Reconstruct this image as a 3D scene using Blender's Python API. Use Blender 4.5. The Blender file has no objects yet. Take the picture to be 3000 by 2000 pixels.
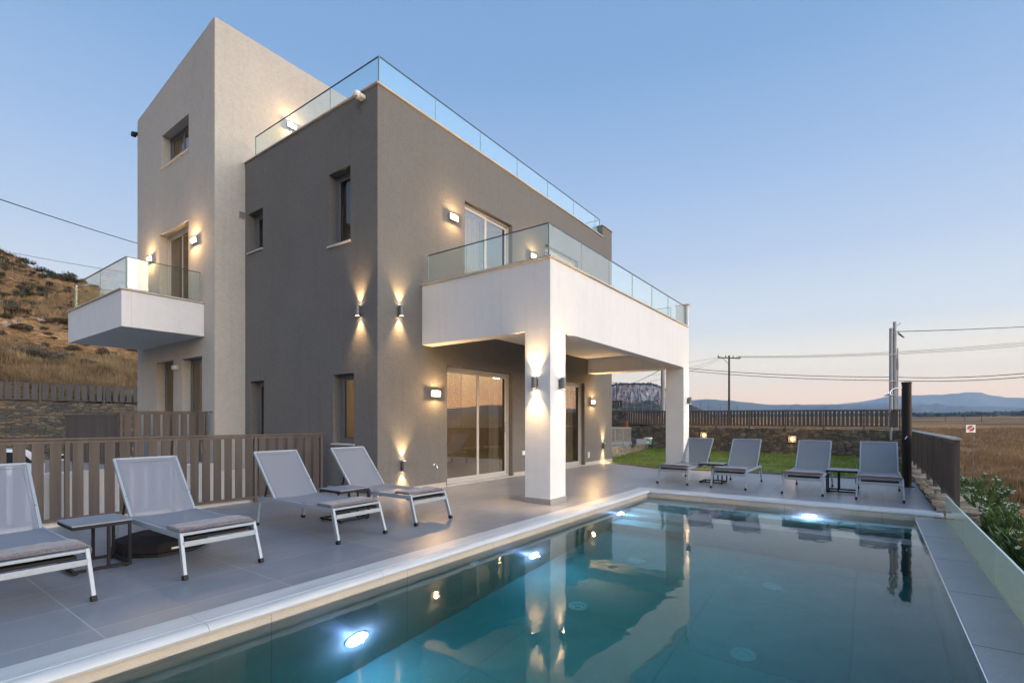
import bpy, bmesh, math, random
from mathutils import Vector, Matrix, noise
R = math.radians
PI = math.pi
random.seed(11)
sc = bpy.context.scene
COL = sc.collection

# ------------------------------------------------------------------ camera, sky, sun, exposure
CAM = (-5.3036, -6.5367, 1.23)
YAW = 0.6257
FPX = 1460.25
cam_d = bpy.data.cameras.new("camera")
cam = bpy.data.objects.new("camera", cam_d)
COL.objects.link(cam)
cam.location = CAM
cam.rotation_euler = (PI / 2, 0, YAW - PI / 2)
cam_d.sensor_width = 36
cam_d.lens = FPX / 3000 * 36
cam_d.shift_y = 234.8 / 3000
cam_d.clip_start = 0.05
cam_d.clip_end = 20000
sc.camera = cam

SUN_AZ = -76.0      # degrees from +X, counter-clockwise: the afterglow stands to the right behind the pool
SUN_EL = 3.0
w = bpy.data.worlds.new("World")
sc.world = w
w.use_nodes = True
nt = w.node_tree
bg = nt.nodes["Background"]
sky = nt.nodes.new("ShaderNodeTexSky")
sky.sky_type = 'NISHITA'
sky.sun_disc = False
sky.sun_elevation = R(SUN_EL)
sky.sun_rotation = R(90 - SUN_AZ)
sky.altitude = 50
sky.air_density = 1.0
sky.dust_density = 1.2
sky.ozone_density = 2.5
# dusk sky: blue overhead, a peach band low down, laid over the Nishita sky by elevation
tc = nt.nodes.new("ShaderNodeTexCoord")
sx = nt.nodes.new("ShaderNodeSeparateXYZ")
nt.links.new(tc.outputs["Generated"], sx.inputs[0])
rp = nt.nodes.new("ShaderNodeValToRGB")
cr = rp.color_ramp
cr.interpolation = 'EASE'
cr.elements[0].position = 0.0
cr.interpolation = 'LINEAR'
cr.elements[0].color = (1.75, 1.06, 0.60, 1)
cr.elements[1].position = 1.0
cr.elements[1].color = (0.12, 0.25, 0.52, 1)
for p, c in ((0.048, (1.68, 1.15, 0.66)), (0.078, (1.50, 1.18, 0.75)), (0.125, (1.16, 1.04, 0.83)), (0.165, (0.83, 0.86, 0.865)), (0.288, (0.53, 0.64, 0.82)), (0.425, (0.345, 0.500, 0.765)), (0.57, (0.215, 0.385, 0.665))):
    e = cr.elements.new(p)
    e.color = (*c, 1)
nt.links.new(sx.outputs[2], rp.inputs[0])
mx = nt.nodes.new("ShaderNodeMix")
mx.data_type = 'RGBA'
mx.inputs[0].default_value = 0.93
sc_n = nt.nodes.new("ShaderNodeVectorMath")
sc_n.operation = 'SCALE'
sc_n.inputs[3].default_value = 3.35
nt.links.new(rp.outputs[0], sc_n.inputs[0])
nt.links.new(sky.outputs[0], mx.inputs[6])
nt.links.new(sc_n.outputs[0], mx.inputs[7])
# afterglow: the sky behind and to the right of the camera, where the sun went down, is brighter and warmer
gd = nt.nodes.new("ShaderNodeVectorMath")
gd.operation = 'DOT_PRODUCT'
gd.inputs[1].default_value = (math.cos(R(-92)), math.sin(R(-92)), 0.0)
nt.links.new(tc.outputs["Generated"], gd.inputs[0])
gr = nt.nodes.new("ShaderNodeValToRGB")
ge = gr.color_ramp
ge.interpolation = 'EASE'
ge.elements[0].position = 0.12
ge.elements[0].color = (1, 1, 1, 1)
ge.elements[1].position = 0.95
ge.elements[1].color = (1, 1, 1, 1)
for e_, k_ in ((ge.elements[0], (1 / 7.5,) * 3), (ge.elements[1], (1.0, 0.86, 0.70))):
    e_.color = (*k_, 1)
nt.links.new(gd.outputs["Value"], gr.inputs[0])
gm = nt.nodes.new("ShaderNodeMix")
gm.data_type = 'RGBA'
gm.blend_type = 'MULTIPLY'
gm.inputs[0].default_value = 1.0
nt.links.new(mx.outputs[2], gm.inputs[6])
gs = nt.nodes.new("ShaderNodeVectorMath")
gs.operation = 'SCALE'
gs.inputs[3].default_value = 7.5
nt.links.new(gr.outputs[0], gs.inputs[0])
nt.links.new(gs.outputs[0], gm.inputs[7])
wb = nt.nodes.new("ShaderNodeValToRGB")
wb.color_ramp.elements[0].position = 0.03
wb.color_ramp.elements[0].color = (1.0, 0.78, 0.48, 1)
wb.color_ramp.elements[1].position = 0.34
wb.color_ramp.elements[1].color = (1, 0.97, 0.92, 1)
nt.links.new(sx.outputs[2], wb.inputs[0])
wm = nt.nodes.new("ShaderNodeMix")
wm.data_type = 'RGBA'
wm.blend_type = 'MULTIPLY'
wf_ = nt.nodes.new("ShaderNodeMapRange")
wf_.inputs[1].default_value = 0.15
wf_.inputs[2].default_value = 0.55
nt.links.new(gd.outputs["Value"], wf_.inputs[0])
nt.links.new(wf_.outputs[0], wm.inputs[0])
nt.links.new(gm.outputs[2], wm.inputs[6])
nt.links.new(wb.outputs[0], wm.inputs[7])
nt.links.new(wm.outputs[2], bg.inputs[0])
bg.inputs[1].default_value = 0.10

sl = bpy.data.lights.new("sun", 'SUN')
sl.energy = 0.66
sl.angle = R(40)
sl.color = (1.0, 0.85, 0.70)
so = bpy.data.objects.new("sun", sl)
COL.objects.link(so)
sd = Vector((math.cos(R(SUN_AZ)) * math.cos(R(14)), math.sin(R(SUN_AZ)) * math.cos(R(14)), math.sin(R(14))))
so.rotation_euler = sd.to_track_quat('Z', 'Y').to_euler()

sc.view_settings.view_transform = 'Standard'
sc.view_settings.look = 'None'
sc.view_settings.exposure = 1.75
sc.view_settings.gamma = 1.0
sc.cycles.use_denoising = True
sc.cycles.max_bounces = 10
sc.cycles.transmission_bounces = 8
sc.cycles.transparent_max_bounces = 16
sc.cycles.volume_bounces = 0
sc.cycles.sample_clamp_indirect = 6.0
sc.cycles.caustics_refractive = True
sc.cycles.blur_glossy = 0.5


# ------------------------------------------------------------------ helpers
def ray(u, v, D):
    """point seen at photo pixel (u, v) [3000 px wide] at depth D: used to survey the place"""
    a = (u - 1500) / FPX
    b = (1234.8 - v) / FPX
    F = (math.cos(YAW), math.sin(YAW))
    return Vector((CAM[0] + D * (F[0] + a * F[1]), CAM[1] + D * (F[1] - a * F[0]), CAM[2] + D * b))


def fbm(x, y, s, o=4):
    return noise.fractal(Vector((x * s, y * s, 3.1)), 0.6, 2.0, o)


class MB:
    def __init__(s):
        s.v = []
        s.f = []

    def add(s, vs, fs):
        n = len(s.v)
        s.v += [tuple(p) for p in vs]
        s.f += [tuple(i + n for i in f) for f in fs]
        return s

    def box(s, x0, x1, y0, y1, z0, z1):
        x0, x1 = sorted((x0, x1)); y0, y1 = sorted((y0, y1)); z0, z1 = sorted((z0, z1))
        return s.add([(x0, y0, z0), (x1, y0, z0), (x1, y1, z0), (x0, y1, z0), (x0, y0, z1), (x1, y0, z1), (x1, y1, z1), (x0, y1, z1)],
                     [(3, 2, 1, 0), (4, 5, 6, 7), (0, 1, 5, 4), (1, 2, 6, 5), (2, 3, 7, 6), (3, 0, 4, 7)])

    def prism(s, poly, z0, z1):
        n = len(poly)
        return s.add([(x, y, z0) for x, y in poly] + [(x, y, z1) for x, y in poly],
                     [tuple(range(n))[::-1], tuple(range(n, 2 * n))] + [(i, (i + 1) % n, n + (i + 1) % n, n + i) for i in range(n)])

    def sweep(s, prof, p, q, up=(0, 0, 1), flip=False):
        """closed profile of (side, up) points swept from p to q"""
        p, q = Vector(p), Vector(q)
        d = (q - p).normalized()
        up = Vector(up)
        sd = d.cross(up).normalized()
        up = sd.cross(d)
        n = len(prof)
        vs = [p + sd * a + up * b for a, b in prof] + [q + sd * a + up * b for a, b in prof]
        return s.add(vs, [tuple(range(n)), tuple(range(n, 2 * n))[::-1]] + [(i, n + i, n + (i + 1) % n, (i + 1) % n) for i in range(n)])

    def bar(s, p, q, w, h, up=(0, 0, 1)):
        return s.sweep([(-w / 2, -h / 2), (w / 2, -h / 2), (w / 2, h / 2), (-w / 2, h / 2)], p, q, up)

    def tube(s, p, q, r0, r1=None, n=12):
        p, q = Vector(p), Vector(q)
        r1 = r0 if r1 is None else r1
        d = (q - p).normalized()
        a = d.orthogonal().normalized()
        b = d.cross(a)
        vs = [c + (a * math.cos(2 * PI * i / n) + b * math.sin(2 * PI * i / n)) * r for c, r in ((p, r0), (q, r1)) for i in range(n)]
        return s.add(vs, [tuple(range(n))[::-1], tuple(range(n, 2 * n))] + [(i, (i + 1) % n, n + (i + 1) % n, n + i) for i in range(n)])

    def path(s, pts, r, n=8):
        for a, b in zip(pts, pts[1:]):
            s.tube(a, b, r, r, n)
        return s

    def lathe(s, c, prof, n=24, axis='z'):
        k = len(prof)
        vs = []
        for r, z in prof:
            for i in range(n):
                a = 2 * PI * i / n
                x, y = r * math.cos(a), r * math.sin(a)
                vs.append({'z': (c[0] + x, c[1] + y, c[2] + z), 'x': (c[0] + z, c[1] + x, c[2] + y), 'y': (c[0] + y, c[1] + z, c[2] + x)}[axis])
        fs = [(j * n + i, j * n + (i + 1) % n, (j + 1) * n + (i + 1) % n, (j + 1) * n + i) for j in range(k - 1) for i in range(n)]
        fs += [tuple(range(n))[::-1], tuple(range((k - 1) * n, k * n))]
        return s.add(vs, fs)

    def build(s, name, mat, parent=None, smooth=False, bevel=0.0, seg=2, local=False, recalc=True):
        me = bpy.data.meshes.new(name)
        off = Vector((0, 0, 0)) if (parent is None or local) else woff(parent)
        me.from_pydata([tuple(Vector(p) - off) for p in s.v], [], s.f)
        if recalc:
            b = bmesh.new()
            b.from_mesh(me)
            bmesh.ops.recalc_face_normals(b, faces=b.faces)
            b.to_mesh(me)
            b.free()
        if smooth:
            me.shade_smooth() if smooth is True else None
        me.materials.append(mat)
        o = bpy.data.objects.new(name, me)
        COL.objects.link(o)
        o.parent = parent
        if smooth == 'auto':
            me.shade_smooth()
            try:
                me.set_sharp_from_angle(angle=R(35))
            except Exception:
                pass
        if bevel:
            m = o.modifiers.new("bevel", 'BEVEL')
            m.width = bevel
            m.segments = seg
            m.limit_method = 'ANGLE'
            m.angle_limit = R(40)
        return o


def woff(o):
    v = Vector((0, 0, 0))
    while o:
        v += o.location
        o = o.parent
    return v


def tag(o, label=None, cat=None, group=None, kind=None):
    for k, val in (("label", label), ("category", cat), ("group", group), ("kind", kind)):
        if val:
            o[k] = val
    return o


def empty(name, loc=(0, 0, 0), label=None, cat=None, group=None, rz=0):
    o = bpy.data.objects.new(name, None)
    COL.objects.link(o)
    o.location = loc
    o.rotation_euler = (0, 0, rz)
    o.empty_display_size = 0.2
    return tag(o, label, cat, group)


def dup(root, loc, rz=0, label=None, group=None):
    r = root.copy()
    COL.objects.link(r)
    r.location = loc
    r.rotation_euler = (0, 0, rz)
    if label:
        r["label"] = label
    if group:
        r["group"] = group
    for ch in list(root.children):
        c = ch.copy()
        COL.objects.link(c)
        c.parent = r
        for g in list(ch.children):
            d = g.copy()
            COL.objects.link(d)
            d.parent = c
    return r


# ------------------------------------------------------------------ materials
def newmat(name):
    m = bpy.data.materials.new(name)
    m.use_nodes = True
    t = m.node_tree
    t.nodes.clear()
    out = t.nodes.new("ShaderNodeOutputMaterial")
    return m, t, out


def N(t, typ, **kw):
    n = t.nodes.new("ShaderNode" + typ)
    for k, v in kw.items():
        if k.startswith("i_"):
            key = k[2:]
            key = int(key) if key.isdigit() else key.replace("_", " ")
            n.inputs[key].default_value = v
        else:
            setattr(n, k, v)
    return n


def ramp(t, stops, fac=None, interp='LINEAR'):
    r = t.nodes.new("ShaderNodeValToRGB")
    r.color_ramp.interpolation = interp
    els = r.color_ramp.elements
    while len(els) > 1:
        els.remove(els[0])
    els[0].position = stops[0][0]
    els[0].color = (*stops[0][1], 1)
    for p, c in stops[1:]:
        e = els.new(p)
        e.color = (*c, 1)
    if fac is not None:
        t.links.new(fac, r.inputs[0])
    return r


def coords(t, scale=(1, 1, 1), rot=(0, 0, 0), loc=(0, 0, 0)):
    c = N(t, "TexCoord")
    m = N(t, "Mapping")
    m.inputs["Scale"].default_value = scale
    m.inputs["Rotation"].default_value = rot
    m.inputs["Location"].default_value = loc
    t.links.new(c.outputs["Object"], m.inputs[0])
    return m.outputs[0]


def mixc(t, a, b, fac, mode='MIX'):
    m = t.nodes.new("ShaderNodeMix")
    m.data_type = 'RGBA'
    m.blend_type = mode
    for sock, val in ((m.inputs[0], fac), (m.inputs[6], a), (m.inputs[7], b)):
        if hasattr(val, "links"):
            t.links.new(val, sock)
        elif isinstance(val, (int, float)):
            sock.default_value = val
        else:
            sock.default_value = (*val, 1)
    return m.outputs[2]


def plain(name, col, rough=0.6, metal=0.0, var=0.08, scale=4.0, bump=0.0, bscale=120.0, spec=0.5, stretch=(1, 1, 1), dirt=0.0):
    m, t, out = newmat(name)
    p = N(t, "BsdfPrincipled")
    p.inputs["Roughness"].default_value = rough
    p.inputs["Metallic"].default_value = metal
    p.inputs["Specular IOR Level"].default_value = spec
    co = coords(t, stretch)
    n = N(t, "TexNoise", i_Scale=scale, i_Detail=6.0, i_Roughness=0.6)
    t.links.new(co, n.inputs[0])
    lo = tuple(c * (1 - var) for c in col)
    hi = tuple(min(1, c * (1 + var)) for c in col)
    r = ramp(t, [(0.3, lo), (0.7, hi)], n.outputs[0])
    c_out = r.outputs[0]
    if dirt:
        n3 = N(t, "TexNoise", i_Scale=scale * 0.35, i_Detail=8.0, i_Roughness=0.7)
        t.links.new(co, n3.inputs[0])
        r3 = ramp(t, [(0.45, (0, 0, 0)), (0.75, (1, 1, 1))], n3.outputs[0])
        c_out = mixc(t, c_out, tuple(c * (1 - dirt) for c in col), r3.outputs[0])
    t.links.new(c_out, p.inputs["Base Color"])
    if bump:
        n2 = N(t, "TexNoise", i_Scale=bscale, i_Detail=3.0)
        t.links.new(co, n2.inputs[0])
        b = N(t, "Bump", i_Strength=1.0, i_Distance=bump)
        t.links.new(n2.outputs[0], b.inputs["Height"])
        t.links.new(b.outputs[0], p.inputs["Normal"])
    t.links.new(p.outputs[0], out.inputs[0])
    return m


def stucco(name, col, grain=0.13, mot=0.62):
    m, t, out = newmat(name)
    p = N(t, "BsdfPrincipled", i_Roughness=0.92)
    p.inputs["Specular IOR Level"].default_value = 0.2
    co = coords(t)
    big = N(t, "TexNoise", i_Scale=0.8, i_Detail=6.0, i_Roughness=0.65)
    fine = N(t, "TexNoise", i_Scale=30.0, i_Detail=5.0, i_Roughness=0.75)
    mid = N(t, "TexNoise", i_Scale=9.0, i_Detail=5.0, i_Roughness=0.6)
    st = N(t, "TexNoise", i_Scale=1.0, i_Detail=5.0)
    co2 = coords(t, (6, 6, 0.35))
    for n in (big, fine, mid):
        t.links.new(co, n.inputs[0])
    t.links.new(co2, st.inputs[0])
    c1 = ramp(t, [(0.3, tuple(c * (1 - .09 * mot) for c in col)), (0.7, tuple(c * (1 + .08 * mot) for c in col))], big.outputs[0]).outputs[0]
    mm = ramp(t, [(0.36, (1 - .055 * mot,) * 3), (0.62, (1 + .04 * mot,) * 3)], mid.outputs[0]).outputs[0]
    c1 = mixc(t, c1, mm, 1.0, 'MULTIPLY')
    g = ramp(t, [(0.32, (1 - grain,) * 3), (0.68, (1 + grain,) * 3)], fine.outputs[0]).outputs[0]
    c2 = mixc(t, c1, g, 1.0, 'MULTIPLY')
    s2 = ramp(t, [(0.35, (0.985,) * 3), (0.56, (1.01,) * 3), (0.74, (0.925,) * 3)], st.outputs[0]).outputs[0]
    c3 = mixc(t, c2, s2, 1.0, 'MULTIPLY')
    t.links.new(c3, p.inputs["Base Color"])
    b1 = N(t, "Bump", i_Strength=0.45 if mot > .5 else .25, i_Distance=0.006)
    t.links.new(fine.outputs[0], b1.inputs["Height"])
    b2 = N(t, "Bump", i_Strength=0.3 if mot > .5 else .15, i_Distance=0.012)
    t.links.new(mid.outputs[0], b2.inputs["Height"])
    t.links.new(b1.outputs[0], b2.inputs["Normal"])
    t.links.new(b2.outputs[0], p.inputs["Normal"])
    t.links.new(p.outputs[0], out.inputs[0])
    return m


def tiles(name, c1, c2, grout, w, h, loc=(0, 0, 0), rough=0.45, plane='xy', mortar=0.004, streak=(1.2, 14, 1), offset=0.0):
    m, t, out = newmat(name)
    p = N(t, "BsdfPrincipled")
    rot = {'xy': (0, 0, 0), 'xz': (R(90), 0, 0), 'yz': (R(90), 0, R(90))}[plane]
    tcn = N(t, "TexCoord")
    if plane == 'xy':
        vec = tcn.outputs["Object"]
    else:
        s = N(t, "SeparateXYZ")
        cmb = N(t, "CombineXYZ")
        t.links.new(tcn.outputs["Object"], s.inputs[0])
        t.links.new(s.outputs[0 if plane == 'xz' else 1], cmb.inputs[0])
        t.links.new(s.outputs[2], cmb.inputs[1])
        vec = cmb.outputs[0]
    mp = N(t, "Mapping")
    mp.inputs["Location"].default_value = loc
    t.links.new(vec, mp.inputs[0])
    br = N(t, "TexBrick", offset=offset, squash=1.0)
    br.inputs["Scale"].default_value = 1.0
    br.inputs["Mortar Size"].default_value = mortar
    br.inputs["Mortar Smooth"].default_value = 0.1
    br.inputs["Brick Width"].default_value = w
    br.inputs["Row Height"].default_value = h
    br.inputs["Color1"].default_value = (*c1, 1)
    br.inputs["Color2"].default_value = (*c2, 1)
    br.inputs["Mortar"].default_value = (*grout, 1)
    t.links.new(mp.outputs[0], br.inputs[0])
    n = N(t, "TexNoise", i_Scale=1.0, i_Detail=8.0, i_Roughness=0.65)
    mp2 = N(t, "Mapping")
    mp2.inputs["Scale"].default_value = streak
    t.links.new(tcn.outputs["Object"], mp2.inputs[0])
    t.links.new(mp2.outputs[0], n.inputs[0])
    f = N(t, "TexNoise", i_Scale=90.0, i_Detail=2.0)
    t.links.new(tcn.outputs["Object"], f.inputs[0])
    a = ramp(t, [(0.3, (0.93,) * 3), (0.7, (1.06,) * 3)], n.outputs[0]).outputs[0]
    b = ramp(t, [(0.3, (0.93,) * 3), (0.7, (1.07,) * 3)], f.outputs[0]).outputs[0]
    bg_n = N(t, 'TexNoise', i_Scale=0.9, i_Detail=9.0, i_Roughness=0.7)
    t.links.new(tcn.outputs['Object'], bg_n.inputs[0])
    dd = ramp(t, [(0.35, (0.86,) * 3), (0.6, (1.06,) * 3), (0.72, (1.16,) * 3)], bg_n.outputs[0]).outputs[0]
    c = mixc(t, mixc(t, mixc(t, br.outputs[0], a, 1.0, 'MULTIPLY'), b, 1.0, 'MULTIPLY'), dd, 1.0, 'MULTIPLY')
    t.links.new(c, p.inputs["Base Color"])
    rr = ramp(t, [(0.3, (rough - 0.04,) * 3), (0.7, (rough + 0.08,) * 3)], n.outputs[0])
    t.links.new(rr.outputs[0], p.inputs["Roughness"])
    bp = N(t, "Bump", i_Strength=0.25, i_Distance=0.002)
    bp.invert = True
    t.links.new(br.outputs[1], bp.inputs["Height"])
    t.links.new(bp.outputs[0], p.inputs["Normal"])
    t.links.new(p.outputs[0], out.inputs[0])
    return m


def stone(name, scale=3.2, warm=0.5, dark=1.0, plane='auto', bump=0.05, mort=(0.10, 0.085, 0.07)):
    m, t, out = newmat(name)
    p = N(t, "BsdfPrincipled", i_Roughness=0.9)
    p.inputs["Specular IOR Level"].default_value = 0.25
    co = coords(t, (1.0, 1.0, 1.9))
    wn = N(t, "TexNoise", i_Scale=3.5, i_Detail=5.0)
    t.links.new(co, wn.inputs[0])
    ad = N(t, "VectorMath", operation='MULTIPLY_ADD')
    ad.inputs[1].default_value = (0.16, 0.16, 0.16)
    t.links.new(wn.outputs[1], ad.inputs[0])
    t.links.new(co, ad.inputs[2])
    v1 = N(t, "TexVoronoi", feature='F1', distance='CHEBYCHEV', i_Scale=scale, i_Randomness=0.8)
    vb = N(t, "TexVoronoi", feature='F2', distance='CHEBYCHEV', i_Scale=scale, i_Randomness=0.8)
    for v in (v1, vb):
        t.links.new(ad.outputs[0], v.inputs["Vector"])
    v2 = N(t, "Math", operation='SUBTRACT')
    t.links.new(vb.outputs["Distance"], v2.inputs[0])
    t.links.new(v1.outputs["Distance"], v2.inputs[1])
    s = N(t, "SeparateColor")
    t.links.new(v1.outputs["Color"], s.inputs[0])
    k = dark
    cols = [(0.0, (0.115 * k, 0.10 * k, 0.082 * k)), (0.22, (0.155 * k, 0.125 * k, 0.09 * k)), (0.48, (0.20 * k, 0.155 * k, 0.10 * k)),
            (0.70, (0.21 * k, 0.165 * k, 0.115 * k)), (0.84, (0.27 * k, 0.17 * k, 0.085 * k) if warm > 0.3 else (0.26 * k, 0.24 * k, 0.21 * k)), (0.89, (0.125 * k, 0.115 * k, 0.105 * k)), (0.97, (0.26 * k, 0.21 * k, 0.15 * k))]
    rc = ramp(t, cols, s.outputs[0], 'CONSTANT')
    det = N(t, "TexNoise", i_Scale=26.0, i_Detail=6.0, i_Roughness=0.75)
    t.links.new(co, det.inputs[0])
    dr = ramp(t, [(0.3, (0.45,) * 3), (0.55, (1.0,) * 3), (0.75, (1.75,) * 3)], det.outputs[0])
    c = mixc(t, rc.outputs[0], dr.outputs[0], 1.0, 'MULTIPLY')
    e = ramp(t, [(0.0, (1, 1, 1)), (0.09, (0, 0, 0))], v2.outputs[0])
    c = mixc(t, c, mort, e.outputs[0])
    t.links.new(c, p.inputs["Base Color"])
    er = ramp(t, [(0.0, (0, 0, 0)), (0.12, (0.8,) * 3), (0.4, (1, 1, 1))], v2.outputs[0])
    hm = N(t, "Math", operation='MULTIPLY_ADD')
    hm.inputs[1].default_value = 0.5
    t.links.new(det.outputs[0], hm.inputs[0])
    t.links.new(er.outputs[0], hm.inputs[2])
    b = N(t, "Bump", i_Strength=1.0, i_Distance=bump)
    t.links.new(hm.outputs[0], b.inputs["Height"])
    t.links.new(b.outputs[0], p.inputs["Normal"])
    t.links.new(p.outputs[0], out.inputs[0])
    return m


def two_sided(t, fr, ior):
    """the same reflection from either side of a thin sheet"""
    g = N(t, "NewGeometry")
    m = N(t, "MapRange")
    m.inputs[3].default_value = ior
    m.inputs[4].default_value = 1 / ior
    t.links.new(g.outputs["Backfacing"], m.inputs[0])
    t.links.new(m.outputs[0], fr.inputs["IOR"])


def glass_pane(name, tint, refl=1.0, base=0.03, rough=0.0):
    """thin architectural glass: see-through tint plus mirror reflection growing towards grazing angles"""
    m, t, out = newmat(name)
    tr = N(t, "BsdfTransparent")
    tr.inputs[0].default_value = (*tint, 1)
    gl = N(t, "BsdfGlossy")
    gl.inputs["Color"].default_value = (1, 1, 1, 1)
    gl.inputs["Roughness"].default_value = rough
    fr = N(t, "Fresnel", i_IOR=1.45)
    two_sided(t, fr, 1.45)
    ma = N(t, "Math", operation='MULTIPLY_ADD')
    ma.inputs[1].default_value = refl
    ma.inputs[2].default_value = base
    ma.use_clamp = True
    t.links.new(fr.outputs[0], ma.inputs[0])
    mi = N(t, "MixShader")
    t.links.new(ma.outputs[0], mi.inputs[0])
    t.links.new(tr.outputs[0], mi.inputs[1])
    t.links.new(gl.outputs[0], mi.inputs[2])
    t.links.new(mi.outputs[0], out.inputs[0])
    return m


def emis(name, col, strength):
    m, t, out = newmat(name)
    e = N(t, "Emission", i_Strength=strength)
    e.inputs[0].default_value = (*col, 1)
    t.links.new(e.outputs[0], out.inputs[0])
    return m


def leafy(name, cols, rough=0.7, scale=2.0, trans=0.25):
    m, t, out = newmat(name)
    p = N(t, "BsdfPrincipled", i_Roughness=rough)
    p.inputs["Specular IOR Level"].default_value = 0.25
    co = coords(t)
    n = N(t, "TexNoise", i_Scale=scale, i_Detail=5.0, i_Roughness=0.7)
    t.links.new(co, n.inputs[0])
    st = [(0.25 + 0.5 * i / (len(cols) - 1), c) for i, c in enumerate(cols)]
    c = ramp(t, st, n.outputs[0]).outputs[0]
    t.links.new(c, p.inputs["Base Color"])
    tl = N(t, "BsdfTranslucent")
    t.links.new(c, tl.inputs[0])
    mi = N(t, "MixShader")
    mi.inputs[0].default_value = trans
    t.links.new(p.outputs[0], mi.inputs[1])
    t.links.new(tl.outputs[0], mi.inputs[2])
    t.links.new(mi.outputs[0], out.inputs[0])
    return m


M = {}
M['dark'] = stucco("grey_render", (0.145, 0.139, 0.132))
M['beige'] = stucco("beige_render", (0.41, 0.385, 0.35), 0.09)
M['white'] = stucco("white_render", (0.60, 0.60, 0.605), 0.03, 0.25)
M['inside'] = plain("inside_plaster", (0.55, 0.48, 0.38), 0.9, var=0.04)
M['insfloor'] = plain("inside_floor", (0.28, 0.25, 0.22), 0.4)
M['marble'] = plain("marble", (0.45, 0.46, 0.47), 0.35, var=0.13, scale=3.0, stretch=(0.6, 9, 3), bump=0.0006)
M['marble_y'] = plain("marble_cross", (0.45, 0.46, 0.47), 0.35, var=0.13, scale=3.0, stretch=(9, 0.6, 3), bump=0.0006)
M['stonecap'] = plain("stone_cap", (0.42, 0.38, 0.33), 0.6, var=0.12, scale=5)
M['deck'] = tiles("terrace_tiles", (0.182, 0.192, 0.222), (0.218, 0.224, 0.246), (0.33, 0.33, 0.33), 1.12, 0.56, loc=(4.36, 2.235, 0), rough=0.33)
M['ledge'] = tiles("ledge_tiles", (0.24, 0.235, 0.245), (0.26, 0.255, 0.26), (0.07, 0.07, 0.07), 1.12, 2.0, loc=(4.0, 9.0, 0), rough=0.5, mortar=0.006)
M['poolfloor'] = tiles("pool_floor_tiles", (0.40, 0.44, 0.42), (0.43, 0.47, 0.45), (0.35, 0.385, 0.37), 1.2, 1.2, loc=(0.3, 0.1, 0), rough=0.5, mortar=0.009, streak=(3, 3, 3))
M['poolwall_x'] = tiles("pool_wall_tiles", (0.42, 0.36, 0.295), (0.44, 0.38, 0.31), (0.30, 0.27, 0.23), 1.2, 3.0, loc=(0.35, 1.7, 0), rough=0.45, plane='xz', mortar=0.005, streak=(3, 3, 8))
M['poolwall_y'] = tiles("pool_end_tiles", (0.42, 0.36, 0.295), (0.44, 0.38, 0.31), (0.30, 0.27, 0.23), 1.2, 3.0, loc=(0.35, 1.7, 0), rough=0.45, plane='yz', mortar=0.005, streak=(3, 3, 8))
M['pooldark'] = plain("pool_divider_tiles", (0.30, 0.27, 0.27), 0.45, var=0.06)
M['alu'] = plain("grey_aluminium", (0.40, 0.385, 0.37), 0.45, 0.1, var=0.02)
M['alu_dark'] = plain("dark_aluminium", (0.12, 0.125, 0.14), 0.45, 0.1, var=0.02)
M['silver'] = plain("silver_frame", (0.27, 0.31, 0.35), 0.45, 0.2, var=0.03)
M['black'] = plain("black_plastic", (0.012, 0.012, 0.014), 0.6, var=0.1, spec=0.25)
M['anthra'] = plain("anthracite_metal", (0.016, 0.016, 0.018), 0.6, 0.0, var=0.05, spec=0.15)
M['tabletop'] = plain("table_slab", (0.17, 0.19, 0.23), 0.45, var=0.18, scale=6, stretch=(1, 5, 1))
M['chrome'] = plain("chrome", (0.75, 0.75, 0.76), 0.18, 1.0, var=0.02)
M['lampgrey'] = plain("lamp_housing", (0.13, 0.13, 0.135), 0.4, 0.3, var=0.04)
M['lampsilver'] = plain("bulkhead_housing", (0.42, 0.42, 0.42), 0.4, 0.4, var=0.04)
M['whiteplastic'] = plain("white_plastic", (0.70, 0.70, 0.68), 0.4, var=0.03)
M['glow'] = emis("lamp_glow", (1.0, 0.66, 0.30), 32.0)


def diffuser_mat():
    m, t, out = newmat("lamp_diffuser")
    e = N(t, "Emission", i_Strength=2.2)
    e.inputs[0].default_value = (1.0, 0.68, 0.30, 1)
    tr = N(t, "BsdfTransparent")
    mi = N(t, "MixShader")
    mi.inputs[0].default_value = 0.25
    t.links.new(tr.outputs[0], mi.inputs[1])
    t.links.new(e.outputs[0], mi.inputs[2])
    t.links.new(mi.outputs[0], out.inputs[0])
    return m


M['diffuser'] = diffuser_mat()
M['spotglow'] = emis("spot_glow", (1.0, 0.80, 0.52), 25.0)
M['poolglow'] = emis("pool_lamp_glow", (0.86, 0.90, 1.0), 11.0)
M['roomglow'] = emis("room_fill_glow", (1.0, 0.72, 0.40), 12.0)
M['glass'] = glass_pane("railing_glass", (0.93, 0.985, 0.98), 1.0, 0.02)
M['glassedge'] = plain("glass_edge", (0.10, 0.20, 0.19), 0.2, var=0.02)
M['glassrail'] = plain("rail_cap", (0.07, 0.08, 0.08), 0.3, 0.6, var=0.02)
M['wglass'] = glass_pane("window_glass", (0.55, 0.53, 0.50), 1.2, 0.10)
M['wglass_dim'] = glass_pane("side_window_glass", (0.42, 0.42, 0.42), 1.0, 0.04)
M['frosted'] = None
M['blind'] = plain('woven_blind', (0.20, 0.16, 0.14), 0.9, var=0.35, scale=40)
M['curtain'] = leafy("curtain", [(0.45, 0.42, 0.37), (0.58, 0.54, 0.47)], 0.9, 6.0, 0.5)
M['stone'] = stone("stone_wall", 4.2, 0.6, 1.0, mort=(0.14, 0.115, 0.09))
M['stone_far'] = stone("stone_wall_dark", 4.4, 0.6, 1.15, mort=(0.11, 0.095, 0.08))
M['stone_low'] = stone("rubble_stone", 6.0, 0.1, 1.9, mort=(0.28, 0.25, 0.21))
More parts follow.
